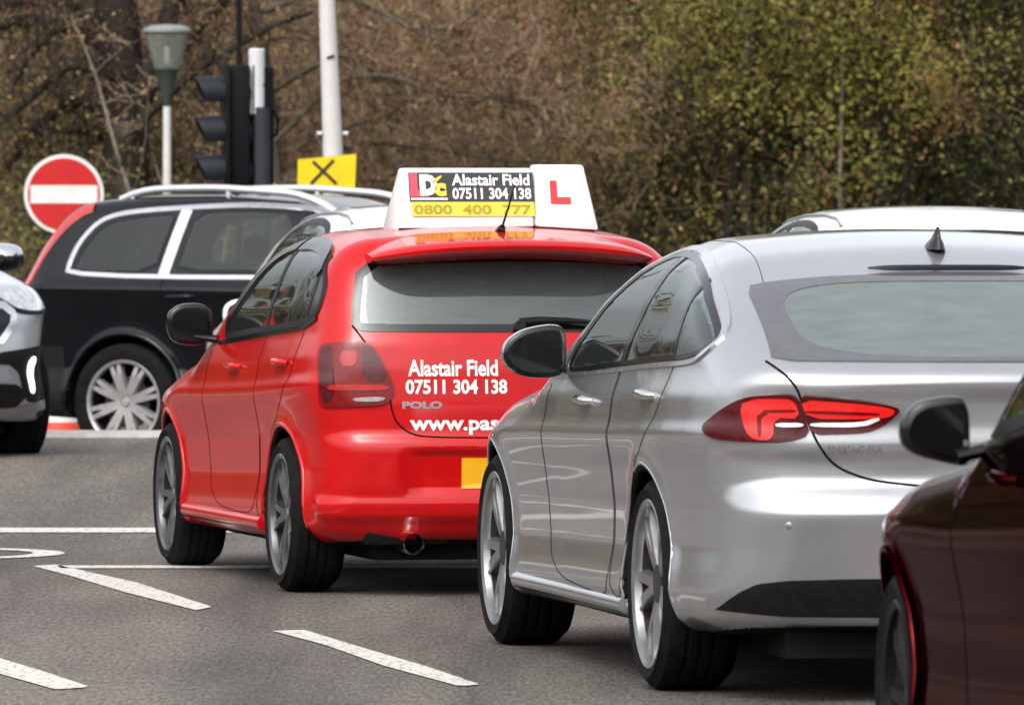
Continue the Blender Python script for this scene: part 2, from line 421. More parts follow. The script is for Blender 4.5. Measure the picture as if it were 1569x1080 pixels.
FIELDS['crossover'] = Field(
    top=[(3.62, .80), (3.50, .95), (3.2, 1.03), (2.7, 1.10), (2.1, 1.17), (1.7, 1.36), (1.3, 1.54), (1.0, 1.61), (.4, 1.645), (0, 1.63), (-.5, 1.57), (-.75, 1.5)],
    plan=[(3.55, .66), (3.35, .80), (3.0, .885), (2.4, .925), (.5, .925), (-.4, .90), (-.9, .80)],
    belt=[(3.6, 1.0), (2, 1.06), (.5, 1.10), (-.8, 1.14)],
    side=[(-.86, .10), (-.80, .03), (-.70, .01), (-.5, .04), (-.3, .02), (-.16, .0), (-.1, .014), (0, .05), (.03, .065)],
    rear=[(.2, -.75), (.35, -.86), (.6, -.9), (.8, -.88), (1.0, -.84), (1.3, -.70), (1.6, -.5)],
    front=[(.18, 3.30), (.30, 3.42), (.45, 3.52), (.6, 3.56), (.85, 3.55), (.97, 3.5), (1.06, 3.38)],
    wheels=(0, 2.67), arch_r=.41, arch_z=.365, base=[(-.9, .3), (0, .24), (3.2, .24), (3.6, .28)],
    crown=.07, tumble=.42, cr=(.13, .18), cf=(.16, .26), half=.925, flare=.014)
# ---------------------------------------------------------------- end of body fields
# ---------------------------------------------------------------- car body meshing (surface nets on the body field)
DA = R(13)          # direction used to lay out the wrap-round tail lamps: from behind and a little to the left
def uv_rays(mode, uv, sgn=1):
    uv = np.asarray(uv, float); n = len(uv); o = np.zeros((n, 3))
    if mode == 'side': o[:, 0] = uv[:, 0]; o[:, 1] = 1.4; o[:, 2] = uv[:, 1]; d = np.array([0, -1., 0]); L = 1.4
    elif mode == 'rear': o[:, 0] = -2; o[:, 1] = uv[:, 0]; o[:, 2] = uv[:, 1]; d = np.array([1., 0, 0]); L = 3.2
    elif mode == 'front': o[:, 0] = 5; o[:, 1] = uv[:, 0]; o[:, 2] = uv[:, 1]; d = np.array([-1., 0, 0]); L = 5
    elif mode == 'top': o[:, 0] = uv[:, 0]; o[:, 1] = uv[:, 1]; o[:, 2] = 2.2; d = np.array([0, 0, -1.]); L = 2.2
    elif mode == 'diag':
        r = np.array([-math.sin(DA), -math.cos(DA), 0]); out = np.array([-math.cos(DA), math.sin(DA), 0])
        o = uv[:, :1] * r + out * 2.2; o[:, 2] = uv[:, 1]; d = -out; L = 3.5
    elif mode == 'fdiag':
        a = R(20); r = np.array([math.sin(a), -math.cos(a), 0]) * -1; out = np.array([math.cos(a), math.sin(a), 0])
        o = uv[:, :1] * r + out * 5; o[:, 2] = uv[:, 1]; d = -out; L = 4.6
    return o, d, L

def surface_net(F, h, half):
    xs = np.arange(F.x0 - .03, F.x1 + .08, h); zs = np.arange(.14, F.zmax + .06, h)
    n = int((half + .06) / h) + 1; ys = np.arange(0, n + 1) * h
    v = F.F(xs[:, None, None], ys[None, :, None], zs[None, None, :])
    v = np.concatenate([v[:, :0:-1], v], 1); ys = np.arange(-n, n + 1) * h
    ins = v < 0
    cnt = np.zeros(tuple(k - 1 for k in v.shape), np.int8)
    for a in (0, 1):
        for b in (0, 1):
            for c in (0, 1): cnt += ins[a:a + cnt.shape[0], b:b + cnt.shape[1], c:c + cnt.shape[2]]
    act = (cnt > 0) & (cnt < 8)
    I = np.argwhere(act)
    idx = np.full(act.shape, -1, np.int32); idx[act] = np.arange(len(I))
    corners = [(a, b, c) for a in (0, 1) for b in (0, 1) for c in (0, 1)]
    cv = {c: v[I[:, 0] + c[0], I[:, 1] + c[1], I[:, 2] + c[2]] for c in corners}
    acc = np.zeros((len(I), 3)); num = np.zeros(len(I))
    for c in corners:
        for ax in range(3):
            if c[ax] == 0:
                e = list(c); e[ax] = 1; e = tuple(e)
                a, b = cv[c], cv[e]; m = (a < 0) != (b < 0)
                t = np.where(m, a / np.where(m, a - b, 1), 0)
                p = np.broadcast_to(np.array(c, float), (len(I), 3)).copy(); p[:, ax] += t
                acc[m] += p[m]; num[m] += 1
    P = (I + acc / num[:, None]) * h + np.array([xs[0], ys[0], zs[0]])
    for _ in range(2):
        g = F.grad(P); f = F.F(P[:, 0], P[:, 1], P[:, 2])
        P = P - g * np.clip(f, -.6 * h, .6 * h)[:, None]
    N = F.grad(P)
    quads = []
    for ax in range(3):
        lo = [slice(None)] * 3; hi = [slice(None)] * 3
        lo[ax] = slice(0, -1); hi[ax] = slice(1, None)
        A, B = ins[tuple(lo)], ins[tuple(hi)]
        E = np.argwhere(A != B); s = A[tuple(E.T)]
        o1, o2 = (ax + 1) % 3, (ax + 2) % 3
        ok = (E[:, o1] > 0) & (E[:, o2] > 0) & (E[:, o1] < act.shape[o1]) & (E[:, o2] < act.shape[o2])
        E, s = E[ok], s[ok]
        def cell(d1, d2):
            q = E.copy(); q[:, o1] -= d1; q[:, o2] -= d2
            return idx[tuple(q.T)]
        q = np.stack([cell(1, 1), cell(0, 1), cell(0, 0), cell(1, 0)], 1)
        q[~s] = q[~s][:, ::-1]
        quads.append(q)
    Q = np.concatenate(quads); Q = Q[(Q >= 0).all(1)]
    return P, N, Q

def sub_mesh(name, P, N, Q, k=1.0):
    u, inv = np.unique(Q.ravel(), return_inverse=True)
    return mesh_np(name, P[u] * k, [inv.reshape(-1, 4)], True, N[u])

class Car:
    def __init__(s, name, label, cat, group, field, X, Y, deg, z0, paint, h=.0125, k=1.0):
        s.F = FIELDS[field]; s.k = k; s.h = h; s.paint = paint
        s.root = empty(name, (X, Y, z0), R(deg + 90), label, cat, group)
        s.holes = []; s.regions = []; s.lines = {}
    def proj(s, mode, uv, off=0.0):
        o, d, L = uv_rays(mode, uv)
        q, miss = s.F.cast(o, d, L, raw=True)
        n = s.F.grad(q, raw=True)
        return q + n * off, n
    def _emit(s, name, v, f, n, material, parent, sides, label=None):
        out = []
        for sg in sides:
            vv = v * np.array([1, sg, 1.]); nn = n * np.array([1, sg, 1.])
            ff = f if sg > 0 else [a[:, ::-1] for a in f]
            me = mesh_np(name, vv * s.k, ff, True, nn)
            out.append(link(name, me, material, parent or s.root, label))
        return out
    def patch(s, name, material, mode, poly, off=.002, rnd=2, d=.02, grid=.035, sides=(1,), parent=None, skirt=.006, label=None):
        p = resample(round_poly(poly, rnd) if rnd else np.asarray(poly, float), d)
        lo, hi = p.min(0), p.max(0)
        gx, gy = np.meshgrid(np.arange(lo[0] + grid / 2, hi[0], grid), np.arange(lo[1] + grid / 2, hi[1], grid), indexing='ij')
        g = np.stack([gx.ravel(), gy.ravel()], 1)
        g = g[inpoly(g[:, 0], g[:, 1], p)]
        if len(g):
            dd = np.min(np.linalg.norm(g[:, None] - p[None], axis=2), axis=1); g = g[dd > d * .5]
        pts = np.concatenate([p, g]) if len(g) else p
        n0 = len(p)
        vo, ed, fa, *_ = delaunay_2d_cdt([Vector(q) for q in pts.tolist()], [(i, (i + 1) % n0) for i in range(n0)], [], 1, 1e-6)
        pts = np.array([(q.x, q.y) for q in vo]); tri = np.array([list(q) for q in fa if len(q) == 3], int)
        v, n = s.proj(mode, pts, off)
        # orientation
        a, b, c = v[tri[:, 0]], v[tri[:, 1]], v[tri[:, 2]]
        flip = np.sum(np.cross(b - a, c - a) * n[tri[:, 0]], 1) < 0
        tri[flip] = tri[flip][:, ::-1]
        rim = np.arange(n0)
        v2 = v[rim] - n[rim] * (off + skirt); nv = len(v)
        cen = v[rim].mean(0); on = v[rim] - cen; on /= np.linalg.norm(on, axis=1)[:, None]
        top = v[rim]
        V = np.concatenate([v, top, v2]); NN = np.concatenate([n, on, on])
        i = np.arange(n0); j = (i + 1) % n0
        sk = np.stack([nv + i, nv + j, nv + n0 + j, nv + n0 + i], 1)
        return s._emit(name, V, [tri, sk], NN, material, parent, sides, label)
    def ribbon(s, name, material, mode, line, width, off=.003, closed=False, rnd=2, d=.02, sides=(1,), parent=None, inward=False, bulge=0.0):
        """flat band following an outline on the body"""
        p = resample(round_poly(line, rnd, closed) if rnd else np.asarray(line, float), d, closed)
        if closed: a = inset(p, width) if inward else inset(p, width / 2); b = p if inward else inset(p, -width / 2)
        else:
            t = np.gradient(p, axis=0); t /= np.linalg.norm(t, axis=1)[:, None] + 1e-12
            nr = np.stack([-t[:, 1], t[:, 0]], 1); a = p + nr * width / 2; b = p - nr * width / 2
        m = (a + b) / 2
        va, na = s.proj(mode, a, off); vm, nm = s.proj(mode, m, off + bulge); vb, nb = s.proj(mode, b, off)
        n = len(p); va2 = va - na * (off + .006); vb2 = vb - nb * (off + .006)
        V = np.concatenate([va2, va, vm, vb, vb2]); NN = np.concatenate([na, na, nm, nb, nb])
        i = np.arange(n if closed else n - 1); j = (i + 1) % n
        q = np.concatenate([np.stack([k * n + i, k * n + j, (k + 1) * n + j, (k + 1) * n + i], 1) for k in range(4)])
        c = np.cross(V[q[:, 1]] - V[q[:, 0]], V[q[:, 3]] - V[q[:, 0]])
        w = (len(i)); mid = q[w:2 * w]
        if np.sum(np.sum(c[w:2 * w] * NN[mid[:, 0]], 1)) < 0: q = q[:, ::-1]
        return s._emit(name, V, [q], NN, material, parent, sides)
    def gap(s, mode, line, sides=(1,), r=.0018, rnd=2, closed=False):
        """panel gap: a thin dark round seam sunk half into the surface; all seams of a car join one part"""
        p = resample(round_poly(line, rnd, closed) if rnd else np.asarray(line, float), .02, closed)
        v, n = s.proj(mode, p, 0.0)
        for sg in sides: s.lines.setdefault('seams', []).append((v * np.array([1, sg, 1.]) * s.k, r, closed))
    def hole(s, mode, poly, shrink=.012):
        s.holes.append((mode, inset(resample(round_poly(poly, 2), .02), shrink)))
    def region(s, name, pred, material=None, label=None): s.regions.append((name, pred, material, label))
    def body(s, lining=True):
        F = s.F
        P, N, Q = surface_net(F, s.h, F.half)
        c = P[Q].mean(1); n = N[Q].mean(1)
        raw = F.raw(c[:, 0], c[:, 1], c[:, 2])
        inner = np.zeros(len(Q), bool)
        for wx in F.wheels:
            inner |= (np.hypot(c[:, 0] - wx, c[:, 2] - F.az) < F.ar + .01) & (raw < -.010)
        inner |= (n[:, 2] < -.93) & (c[:, 2] < .34)
        cut = np.zeros(len(Q), bool)
        for mode, poly in s.holes:
            if mode == 'side': cut |= (np.abs(n[:, 1]) > .3) & inpoly(c[:, 0], c[:, 2], poly)
            if mode == 'rear': cut |= (n[:, 0] < -.15) & (c[:, 0] < .2) & inpoly(c[:, 1], c[:, 2], poly)
            if mode == 'front': cut |= (n[:, 0] > .15) & (c[:, 0] > .3) & inpoly(c[:, 1], c[:, 2], poly)
        left = ~cut
        m = left & inner
        link('underbody', sub_mesh('underbody', P, N, Q[m], s.k), M['well'], s.root); left &= ~m
        shell = left.copy()
        objs = {}
        for name, pred, material, label in s.regions:
            full = left & pred(c, n)
            for m in ((full & (c[:, 1] > 0), full & (c[:, 1] < 0)) if name.endswith('door') else (full,)):
                if not m.any(): continue
                objs.setdefault(name, []).append(link(name, sub_mesh(name, P, N, Q[m], s.k), material or s.paint, s.root, label)); left &= ~m
        b = link('body', sub_mesh('body', P, N, Q[left], s.k), s.paint, s.root)
        if lining:
            top = shell & (c[:, 2] > .62) & (c[:, 0] < 2.2)
            u, inv = np.unique(Q[top].ravel(), return_inverse=True)
            me = mesh_np('cabin_lining', (P[u] - N[u] * .022) * s.k, [inv.reshape(-1, 4)[:, ::-1]], True, -N[u],
                         midx=(c[top][:, 2] > F.zmax - .16).astype(int))
            link('cabin_lining', me, [M['lining'], M['roof_lining']], b)
        if s.F is not FIELDS['estate']:
          mb = MB(); xr, xf = F.R(.4) + .22, F.Fr(.4) - .35; bz = float(F.base(1.0))
          mb.box(((xr + xf) / 2 * s.k, 0, (bz + .05) * s.k), ((xf - xr) / 2 * s.k, (F.half - .30) * s.k, .10 * s.k))
          for wx in F.wheels: mb.tube(np.array([(wx, -F.half + .2, bz + .07), (wx, 0, bz + .05), (wx, F.half - .2, bz + .07)]) * s.k, .06 * s.k, 10)
          mb.build('light_blocking_tray', M['well'], s.root, 40)  # black box and axles added to block light and deepen the shadow below
        if s.lines.get('seams'):
            mb = MB()
            for v, r, cl in s.lines['seams']: mb.tube(v, r * s.k, 6, cl)
            mb.build('panel_seam', M['gap'], b, 60)
        s.parts = objs
        return b
    # ---- wheels
    def wheel(s, x, sg, Rt, wid, rr, style, alloy, face, steer=0.0, parent=None):
        """face: |y| of the outer tyre face"""
        mb = MB(); w = wid
        T = lambda v: v
        # everything built with the axle on y, outer face towards +y, then turned for the right side
        o_hub = MB(); o_hub.lathe([(.001, -.09), (rr * .62, -.09), (rr * .62, -.055), (.06, -.055), (.06, -.03), (.001, -.03)], 'y', seg=28); o_hub.lathe([(rr - .014, -w * .95), (rr - .017, -.028)], 'y', seg=48)
        hub = o_hub.build('wheel', M['disc'], s.root, 40)
        ty = MB(); b = .012
        prof = [(rr - .012, -w + .02), (rr + .004, -w), (rr + .02, -w - .004), ((rr + Rt) / 2, -w - b), (Rt - .03, -w - .004), (Rt - .008, -w + .016), (Rt, -w + .04), (Rt, -w * .72), (Rt - .007, -w * .70), (Rt - .007, -w * .66), (Rt, -w * .64),
                (Rt, -w * .54), (Rt - .007, -w * .52), (Rt - .007, -w * .48), (Rt, -w * .46), (Rt, -w * .36), (Rt - .007, -w * .34), (Rt - .007, -w * .30), (Rt, -w * .28),
                (Rt, -.04), (Rt - .008, -.016), (Rt - .03, .004 - .004), ((rr + Rt) / 2, b - .004), (rr + .02, .0), (rr + .004, -.002), (rr - .012, -.012)]
        ty.lathe(prof, 'y', seg=56)
        tyre = ty.build('tyre', M['rubber'], hub, 35)
        ri = MB()
        ri.lathe([(rr - .018, -.03), (rr - .014, -.006), (rr + .004, .001), (rr + .009, -.004), (rr + .005, -.02)], 'y', seg=56)
        n, split, w0, w1, dish = style
        for i in range(n):
            for q in ((-1, 1) if split else (0,)):
                a0 = 2 * np.pi * i / n + .3
                a1 = a0 + q * split
                a0 = a0 + q * split * .35
                r0, r1 = .035, rr - .012
                c0 = np.array([math.cos(a0), math.sin(a0)]); c1 = np.array([math.cos(a1), math.sin(a1)])
                t = (c1 * r1 - c0 * r0); t /= np.linalg.norm(t); nr = np.array([-t[1], t[0]])
                prev = None
                for u in (0, .35, .7, 1.0):
                    cc = c0 * r0 * (1 - u) + c1 * r1 * u; ww = (w0 * (1 - u) + w1 * u) / 2
                    y1 = -.012 - dish * (1 - u) ** 1.5 * .9 - (.006 if u == 1 else 0); y0 = y1 - .035
                    quad = [(cc[0] - nr[0] * ww, y0, cc[1] - nr[1] * ww), (cc[0] - nr[0] * ww * .75, y1, cc[1] - nr[1] * ww * .75),
                            (cc[0] + nr[0] * ww * .75, y1, cc[1] + nr[1] * ww * .75), (cc[0] + nr[0] * ww, y0, cc[1] + nr[1] * ww)]
                    if prev: ri.hexa(prev, quad)
                    prev = quad
        ri.lathe([(.001, -.006 - dish), (.026, -.007 - dish), (.031, -.014 - dish), (.062, -.02 - dish), (.07, -.05 - dish)], 'y', seg=24)
        for i in range(5):
            a = 2 * np.pi * i / 5; ri.lathe([(.001, -.014 - dish), (.008, -.014 - dish), (.008, -.03 - dish)], 'y', (.05 * math.cos(a), 0, .05 * math.sin(a)), 8)
        rim = ri.build('rim', alloy, hub, 40)
        k = s.k
        for o in (hub, tyre, rim):
            o.data.transform(Matrix.Diagonal((k, k, k, 1)))
        hub.location = (x * k, sg * face * k, Rt * k)
        hub.rotation_euler = (0, rng.uniform(0, 1.2), (0 if sg > 0 else math.pi) + steer)
        return hub
    def wheels4(s, Rt, wid, rr, style, alloy, face, steer=0.0):
        for i, wx in enumerate(s.F.wheels):
            for sg in (1, -1): s.wheel(wx, sg, Rt, wid, rr, style, alloy, face, steer if i else 0.0)
    # ---- door mirror: rear-facing outline in (y,z) relative to its centre, pulled forward into a rounded shell
    def mirror(s, centre, outline, depth, material, foot, glass_shrink=.014, sides=(1, -1), low=None, mat_low=None):
        p = resample(round_poly(outline, 3), .008); cen = p.mean(0)
        for sg in sides:
            mb = MB(); n = len(p); rows = []
            for u, sc in ((-.012, .93), (0, 1), (.02, 1.02), (.25, 1.05), (.5, .97), (.75, .77), (.92, .5), (1.0, .18)):
                q = (p - cen) * sc + cen
                rows.append(np.stack([np.full(n, centre[0] + depth * u if u > 0 else centre[0] + u * .3), sg * (centre[1] + q[:, 0]), centre[2] + q[:, 1]], 1))
            f = []
            for i in range(len(rows) - 1):
                for k in range(n):
                    l = (k + 1) % n; f.append((i * n + k, i * n + l, (i + 1) * n + l, (i + 1) * n + k))
            f.append(tuple(range(n))); f.append(tuple((len(rows) - 1) * n + k for k in range(n)))
            mi = []
            V = np.concatenate(rows)
            for q in f:
                zc = V[list(q)][:, 2].mean() - centre[2]; xc = V[list(q)][:, 0].mean()
                mi.append(1 if (mat_low is not None and (zc < low or xc < centre[0] + .006)) else 0)
            V = V * s.k
            mb.add(V, f); mb.m = mi
            o = mb.build('wing_mirror', [material, mat_low or material], s.root, 50)
            gm = MB(); q = inset(p, glass_shrink)
            gm.add(np.stack([np.full(n, centre[0] - .006), sg * (centre[1] + q[:, 0]), centre[2] + q[:, 1]], 1) * s.k, [tuple(range(n))])
            gm.build('mirror_glass', M['mirror'], o)
            st = MB()
            a = np.array(foot[0]); b = np.array(foot[1])
            pts = [a * (1 - t) + b * t for t in (0, .33, .66, 1)]
            st.tube(np.array([(q[0], sg * q[1], q[2]) for q in pts]) * s.k, np.array([.036, .03, .028, .03]) * s.k, 10, flat=.55)
            st.build('mirror_arm', mat_low or material, o, 50)
    def handle(s, x, z, material, sides=(1,), ln=.10):
        v, n = s.proj('side', [(x - ln, z), (x, z + .004), (x + ln, z)], .004)
        for sg in sides:
            mb = MB()
            u = np.linspace(-1, 1, 11)
            c = v[1]; pts = np.stack([c[0] + u * ln, sg * (c[1] + .030 * (1 - u ** 6) - .006), c[2] + .003 * u], 1)
            mb.tube(pts * s.k, np.array([.011, .013, .014, .014, .014, .014, .014, .014, .014, .013, .011]) * s.k, 8, flat=1.0)
            mb.build('door_handle', material, s.door_parent(x, sg), 50)
    def door_parent(s, x, sg): return s.root
    def cabin(s, fx=1.15, rx=.15, z=.45, top=.74, dash=1.75, y=.36):
        k = s.k
        def seat(x, yy, bench=None):
            w = bench or .25
            mb = MB()
            prof = [(.10, .0, 1.0), (.06, .2, 1.0), (-.02, .45, .95), (-.08, .60, .72), (-.10, .63, .4)]
            rows = []
            for dx, dz, sc in prof:
                ring = []
                for a in np.linspace(0, 2 * np.pi, 20, endpoint=False):
                    cx, cy = math.cos(a), math.sin(a)
                    ring.append((x + dx + .085 * np.sign(cx) * abs(cx) ** .6, yy + w * sc * np.sign(cy) * abs(cy) ** .5, z + dz))
                rows.append(ring)
            f = []; n = 20
            for i in range(len(rows) - 1):
                for q in range(n): f.append((i * n + q, i * n + (q + 1) % n, (i + 1) * n + (q + 1) % n, (i + 1) * n + q))
            f.append(tuple((len(rows) - 1) * n + q for q in range(n)))
            mb.add(np.array(rows).reshape(-1, 3) * k, f)
            for hy in ([0] if not bench else [-.36, .36]):
                c = np.array([x - .12, yy + hy, z + top])
                V = []; F2 = []
                for i, t in enumerate(np.linspace(-1, 1, 7)):
                    rr = math.sqrt(max(.02, 1 - t ** 4))
                    for a in np.linspace(0, 2 * np.pi, 14, endpoint=False):
                        V.append(c + np.array([.05 * rr * math.cos(a), .125 * rr * np.sign(math.sin(a)) * abs(math.sin(a)) ** .6, .085 * t]))
                for i in range(6):
                    for q in range(14): F2.append((i * 14 + q, i * 14 + (q + 1) % 14, (i + 1) * 14 + (q + 1) % 14, (i + 1) * 14 + q))
                F2 += [tuple(range(14)), tuple(6 * 14 + q for q in range(14))]
                mb.add(np.array(V) * k, F2)
            mb.build('seat', M['seat'], s.root, 50)
        seat(fx, y); seat(fx, -y); seat(rx, 0, .62)
        mb = MB()
        mb.tube(np.array([(dash, t, .86 + .05 * math.cos(t * 1.5)) for t in np.linspace(-.66, .66, 9)]) * k, .12 * k, 10, flat=.9)
        mb.build('dashboard', M['seat'], s.root, 50)
        mb = MB(); t = np.linspace(0, 2 * np.pi, 25)[:-1]
        mb.tube(np.stack([dash - .2 + .07 * np.sin(t), -y + .18 * np.cos(t), .88 + .17 * np.sin(t)], 1) * k, .015 * k, 6, closed=True)
        mb.build('steering_wheel', M['trim'], s.root, 50)

def text_mesh(body, size, bold=0.0, align='LEFT', spacing=1.0, shear=0.0):
    cu = bpy.data.curves.new('lettering', 'FONT'); cu.body = body; cu.size = size; cu.align_x = align
    cu.offset = bold; cu.space_character = spacing; cu.shear = shear; cu.resolution_u = 3; cu.fill_mode = 'FRONT'
    o = bpy.data.objects.new('lettering', cu); C.objects.link(o)
    dg = bpy.context.evaluated_depsgraph_get()
    me = bpy.data.meshes.new_from_object(o.evaluated_get(dg))
    C.objects.unlink(o); bpy.data.objects.remove(o)
    me.materials.clear()
    return me

def text_on(body, size, place, name, material, parent, bold=0.0, sx=1.0, width=None, **kw):
    """lettering laid flat by place(u, v) -> xyz; u runs along the writing"""
    me = text_mesh(body, size, bold, **kw)
    v = np.array([q.co[:2] for q in me.vertices])
    lo, hi = v[:, 0].min(), v[:, 0].max()
    k = (width / (hi - lo)) if width else sx
    P = place((v[:, 0] - lo) * k, v[:, 1])
    for q, p in zip(me.vertices, P): q.co = p
    me.update()
    return link(name, me, material, parent)
# ---------------------------------------------------------------- red hatchback
def make_red():
    c = Car('hatchback', 'red driving school hatchback with white roof sign and white lettering on its tailgate', 'car', None, 'hatch', -.110, 33.80, 12.8, 0, M['red_paint'])
    dlo = [(1.47, .972), (1.30, 1.085), (1.12, 1.19), (.93, 1.285), (.75, 1.345), (.5, 1.372), (.2, 1.376), (-.05, 1.36), (-.2, 1.325), (-.33, 1.24), (-.365, 1.15), (-.34, 1.09), (-.2, 1.055), (.4, 1.028), (1.0, .998)]
    front = [(1.44, .985), (1.28, 1.09), (1.10, 1.19), (.92, 1.275), (.75, 1.33), (.53, 1.352), (.565, 1.03), (1.0, 1.008)]
    rearw = [(.49, 1.355), (.2, 1.36), (-.04, 1.345), (-.17, 1.31), (-.23, 1.24), (-.22, 1.08), (-.15, 1.062), (.52, 1.035)]
    for w in (front, rearw):
        c.patch('side_window', M['glass'], 'side', w, .003, sides=(1, -1)); c.hole('side', w)
    c.ribbon('window_frame', M['trim'], 'side', dlo, .024, .006, True, inward=True, sides=(1, -1))
    c.ribbon('window_frame', M['trim'], 'side', [(.54, 1.02), (.505, 1.37)], .06, .0055, rnd=0, sides=(1, -1))
    c.ribbon('window_frame', M['trim'], 'side', [(-.205, 1.06), (-.225, 1.18), (-.21, 1.33)], .035, .0055, sides=(1, -1))
    c.patch('quarter_panel', M['gloss_black'], 'side', [(-.20, 1.07), (-.335, 1.10), (-.355, 1.15), (-.32, 1.24), (-.2, 1.315)], .004, sides=(1, -1))
    # wind deflectors over the side windows
    c.ribbon('wind_deflector', M['gloss_black'], 'side', [(1.40, 1.03), (1.25, 1.135), (1.05, 1.24), (.88, 1.31), (.72, 1.35), (.53, 1.366)], .045, .012, sides=(1, -1))
    c.ribbon('wind_deflector', M['gloss_black'], 'side', [(.47, 1.368), (.2, 1.372), (-.04, 1.356), (-.16, 1.325), (-.215, 1.26)], .045, .012, sides=(1, -1))
    rg = [(.60, 1.315), (.3, 1.335), (0, 1.34), (-.3, 1.335), (-.60, 1.315), (-.645, 1.10), (-.64, 1.04), (-.55, 1.035), (0, 1.033), (.55, 1.035), (.64, 1.04), (.645, 1.10)]
    c.patch('rear_window', M['rear_glass'], 'rear', rg, .002, rnd=1); c.hole('rear', rg, .02)
    c.ribbon('window_border', M['gloss_black'], 'rear', rg, .03, .004, True, inward=True, rnd=1)
    ws = [(.62, 1.0), (.52, 1.36), (-.52, 1.36), (-.62, 1.0)]
    c.patch('windscreen', M['glass'], 'front', ws, .002, rnd=1); c.hole('front', ws, .02)
    # tail lamps
    lamp = [(-.642, .90), (-.640, .967), (-.620, .988), (-.511, .998), (-.445, .992), (-.408, .955), (-.350, .835), (-.348, .79), (-.380, .748), (-.613, .742), (-.638, .752)]
    L = c.patch('tail_lamp', M['lamp_red'], 'diag', lamp, .010, rnd=2, d=.012, sides=(1, -1), skirt=.02)
    for k, sg in enumerate((1, -1)):
        c.patch('lamp_lens', M['lamp_dark'], 'diag', [(-.470, .986), (-.446, .984), (-.416, .950), (-.362, .845), (-.470, .840)], .0135, rnd=1, d=.012, sides=(sg,), parent=L[k])
        c.patch('lamp_lens', M['lamp_dark'], 'diag', [(-.634, .960), (-.605, .982), (-.585, .975), (-.578, .765), (-.628, .765)], .0125, rnd=1, d=.012, sides=(sg,), parent=L[k])
        c.patch('lamp_bar', M['lamp_orange'], 'diag', [(-.555, .960), (-.492, .962), (-.492, .902), (-.552, .900)], .0130, rnd=1, d=.012, sides=(sg,), parent=L[k])
        c.patch('lamp_bar', M['lamp_orange'], 'diag', [(-.605, .832), (-.367, .830), (-.362, .808), (-.605, .806)], .0140, d=.012, sides=(sg,), parent=L[k])
        c.patch('reversing_lens', M['lamp_grey'], 'diag', [(-.51, .780), (-.376, .784), (-.389, .765), (-.505, .764)], .0140, d=.012, sides=(sg,), parent=L[k])
    tg = [(.645, 1.06), (.60, .99), (.53, .87), (.512, .74), (.497, .689), (.449, .644), (.387, .626), (0, .622), (-.387, .626), (-.449, .644), (-.497, .689), (-.512, .74), (-.53, .87), (-.60, .99), (-.645, 1.06)]
    c.gap('rear', tg, r=.0038)
    tgp = tg + [(-.60, 1.33), (.60, 1.33)]
    c.region('tailgate', lambda q, n: (n[:, 0] < -.2) & (q[:, 0] < 0) & inpoly(q[:, 1], q[:, 2], tgp))
    c.region('bumper', lambda q, n: (q[:, 0] < -.30) & (q[:, 2] < .70) & ((q[:, 2] < .63) | (n[:, 0] < -.5) | (q[:, 0] < -.38)))
    fd = [(1.62, .93), (1.64, .6), (1.56, .30), (.69, .28), (.56, .34), (.52, .6), (.53, 1.02)]
    rd = [(.51, 1.02), (.50, .6), (.54, .34), (.50, .28), (.40, .28), (.34, .36), (.28, .50), (.14, .66), (-.06, .78), (-.17, .88), (-.20, 1.05)]
    c.region('front_door', lambda q, n: inpoly(q[:, 0], q[:, 2], fd + [(.53, 1.03), (1.5, .96)]) & (np.abs(n[:, 1]) > .5))
    c.region('rear_door', lambda q, n: inpoly(q[:, 0], q[:, 2], rd) & (np.abs(n[:, 1]) > .5))
    c.region('bonnet', lambda q, n: (q[:, 0] > 1.95) & (n[:, 2] > .6) & (np.abs(q[:, 1]) < .66) & (q[:, 2] > .6))
    c.gap('side', fd[:6], (1, -1), .0018); c.gap('side', rd, (1, -1), .0018)
    c.ribbon('belt_trim', M['gloss_black'], 'side', [(1.50, .962), (1.0, .988), (.4, 1.018), (-.2, 1.046), (-.34, 1.085)], .016, .008, sides=(1, -1))
    b = c.body()
    # arch lips
    for wx in c.F.wheels:
        a = np.linspace(-.12, math.pi + .12, 40)
        ln = np.stack([wx + (c.F.ar + .008) * np.cos(a), c.F.az + (c.F.ar + .008) * np.sin(a)], 1)
        ln = ln[ln[:, 1] > .26]
        v, n = c.proj('side', ln, -.003)
        for sg in (1, -1):
            mb = MB(); mb.tube(v * np.array([1, sg, 1]), .010, 8); mb.build('wheel_arch', M['red_paint'], b, 60); mb = MB(); mb.tube((v - n * .014) * np.array([1, sg, 1]) + np.array([(wx - v[:, 0]) * .03, v[:, 1] * 0, (c.F.az - v[:, 2]) * .03]).T, .014, 8); mb.build('arch_liner', M['well'], b, 60)
    # sill line
    for sg in (1, -1):
        v, n = c.proj('side', [(t, .255) for t in np.linspace(.42, 2.05, 14)], 0)
        mb = MB(); mb.tube(v * np.array([1, sg, 1]), .030, 10, flat=1.0); mb.build('sill', M['red_paint'], b, 60)
    # roof spoiler
    mb = MB(); prof = [(-.34, 1.424), (-.46, 1.410), (-.58, 1.398), (-.655, 1.385), (-.672, 1.372), (-.668, 1.356), (-.60, 1.335), (-.50, 1.318), (-.42, 1.316)]
    ys = np.linspace(-.565, .565, 41); rows = []
    for y in ys:
        q = (abs(y) / .565) ** 7; e = 1 - .55 * q
        rows.append([(x + .13 * y * y + .18 * y ** 4 + q * .10 * np.clip((-.42 - x) / .25, 0, 1), y, (z - 1.385) * e + 1.385 - (.105 * y * y + .10 * y ** 4) - .012 * q) for x, z in prof])
    n = len(prof); f = []
    for i in range(len(ys) - 1):
        for k in range(n): f.append((i * n + k, i * n + (k + 1) % n, (i + 1) * n + (k + 1) % n, (i + 1) * n + k))
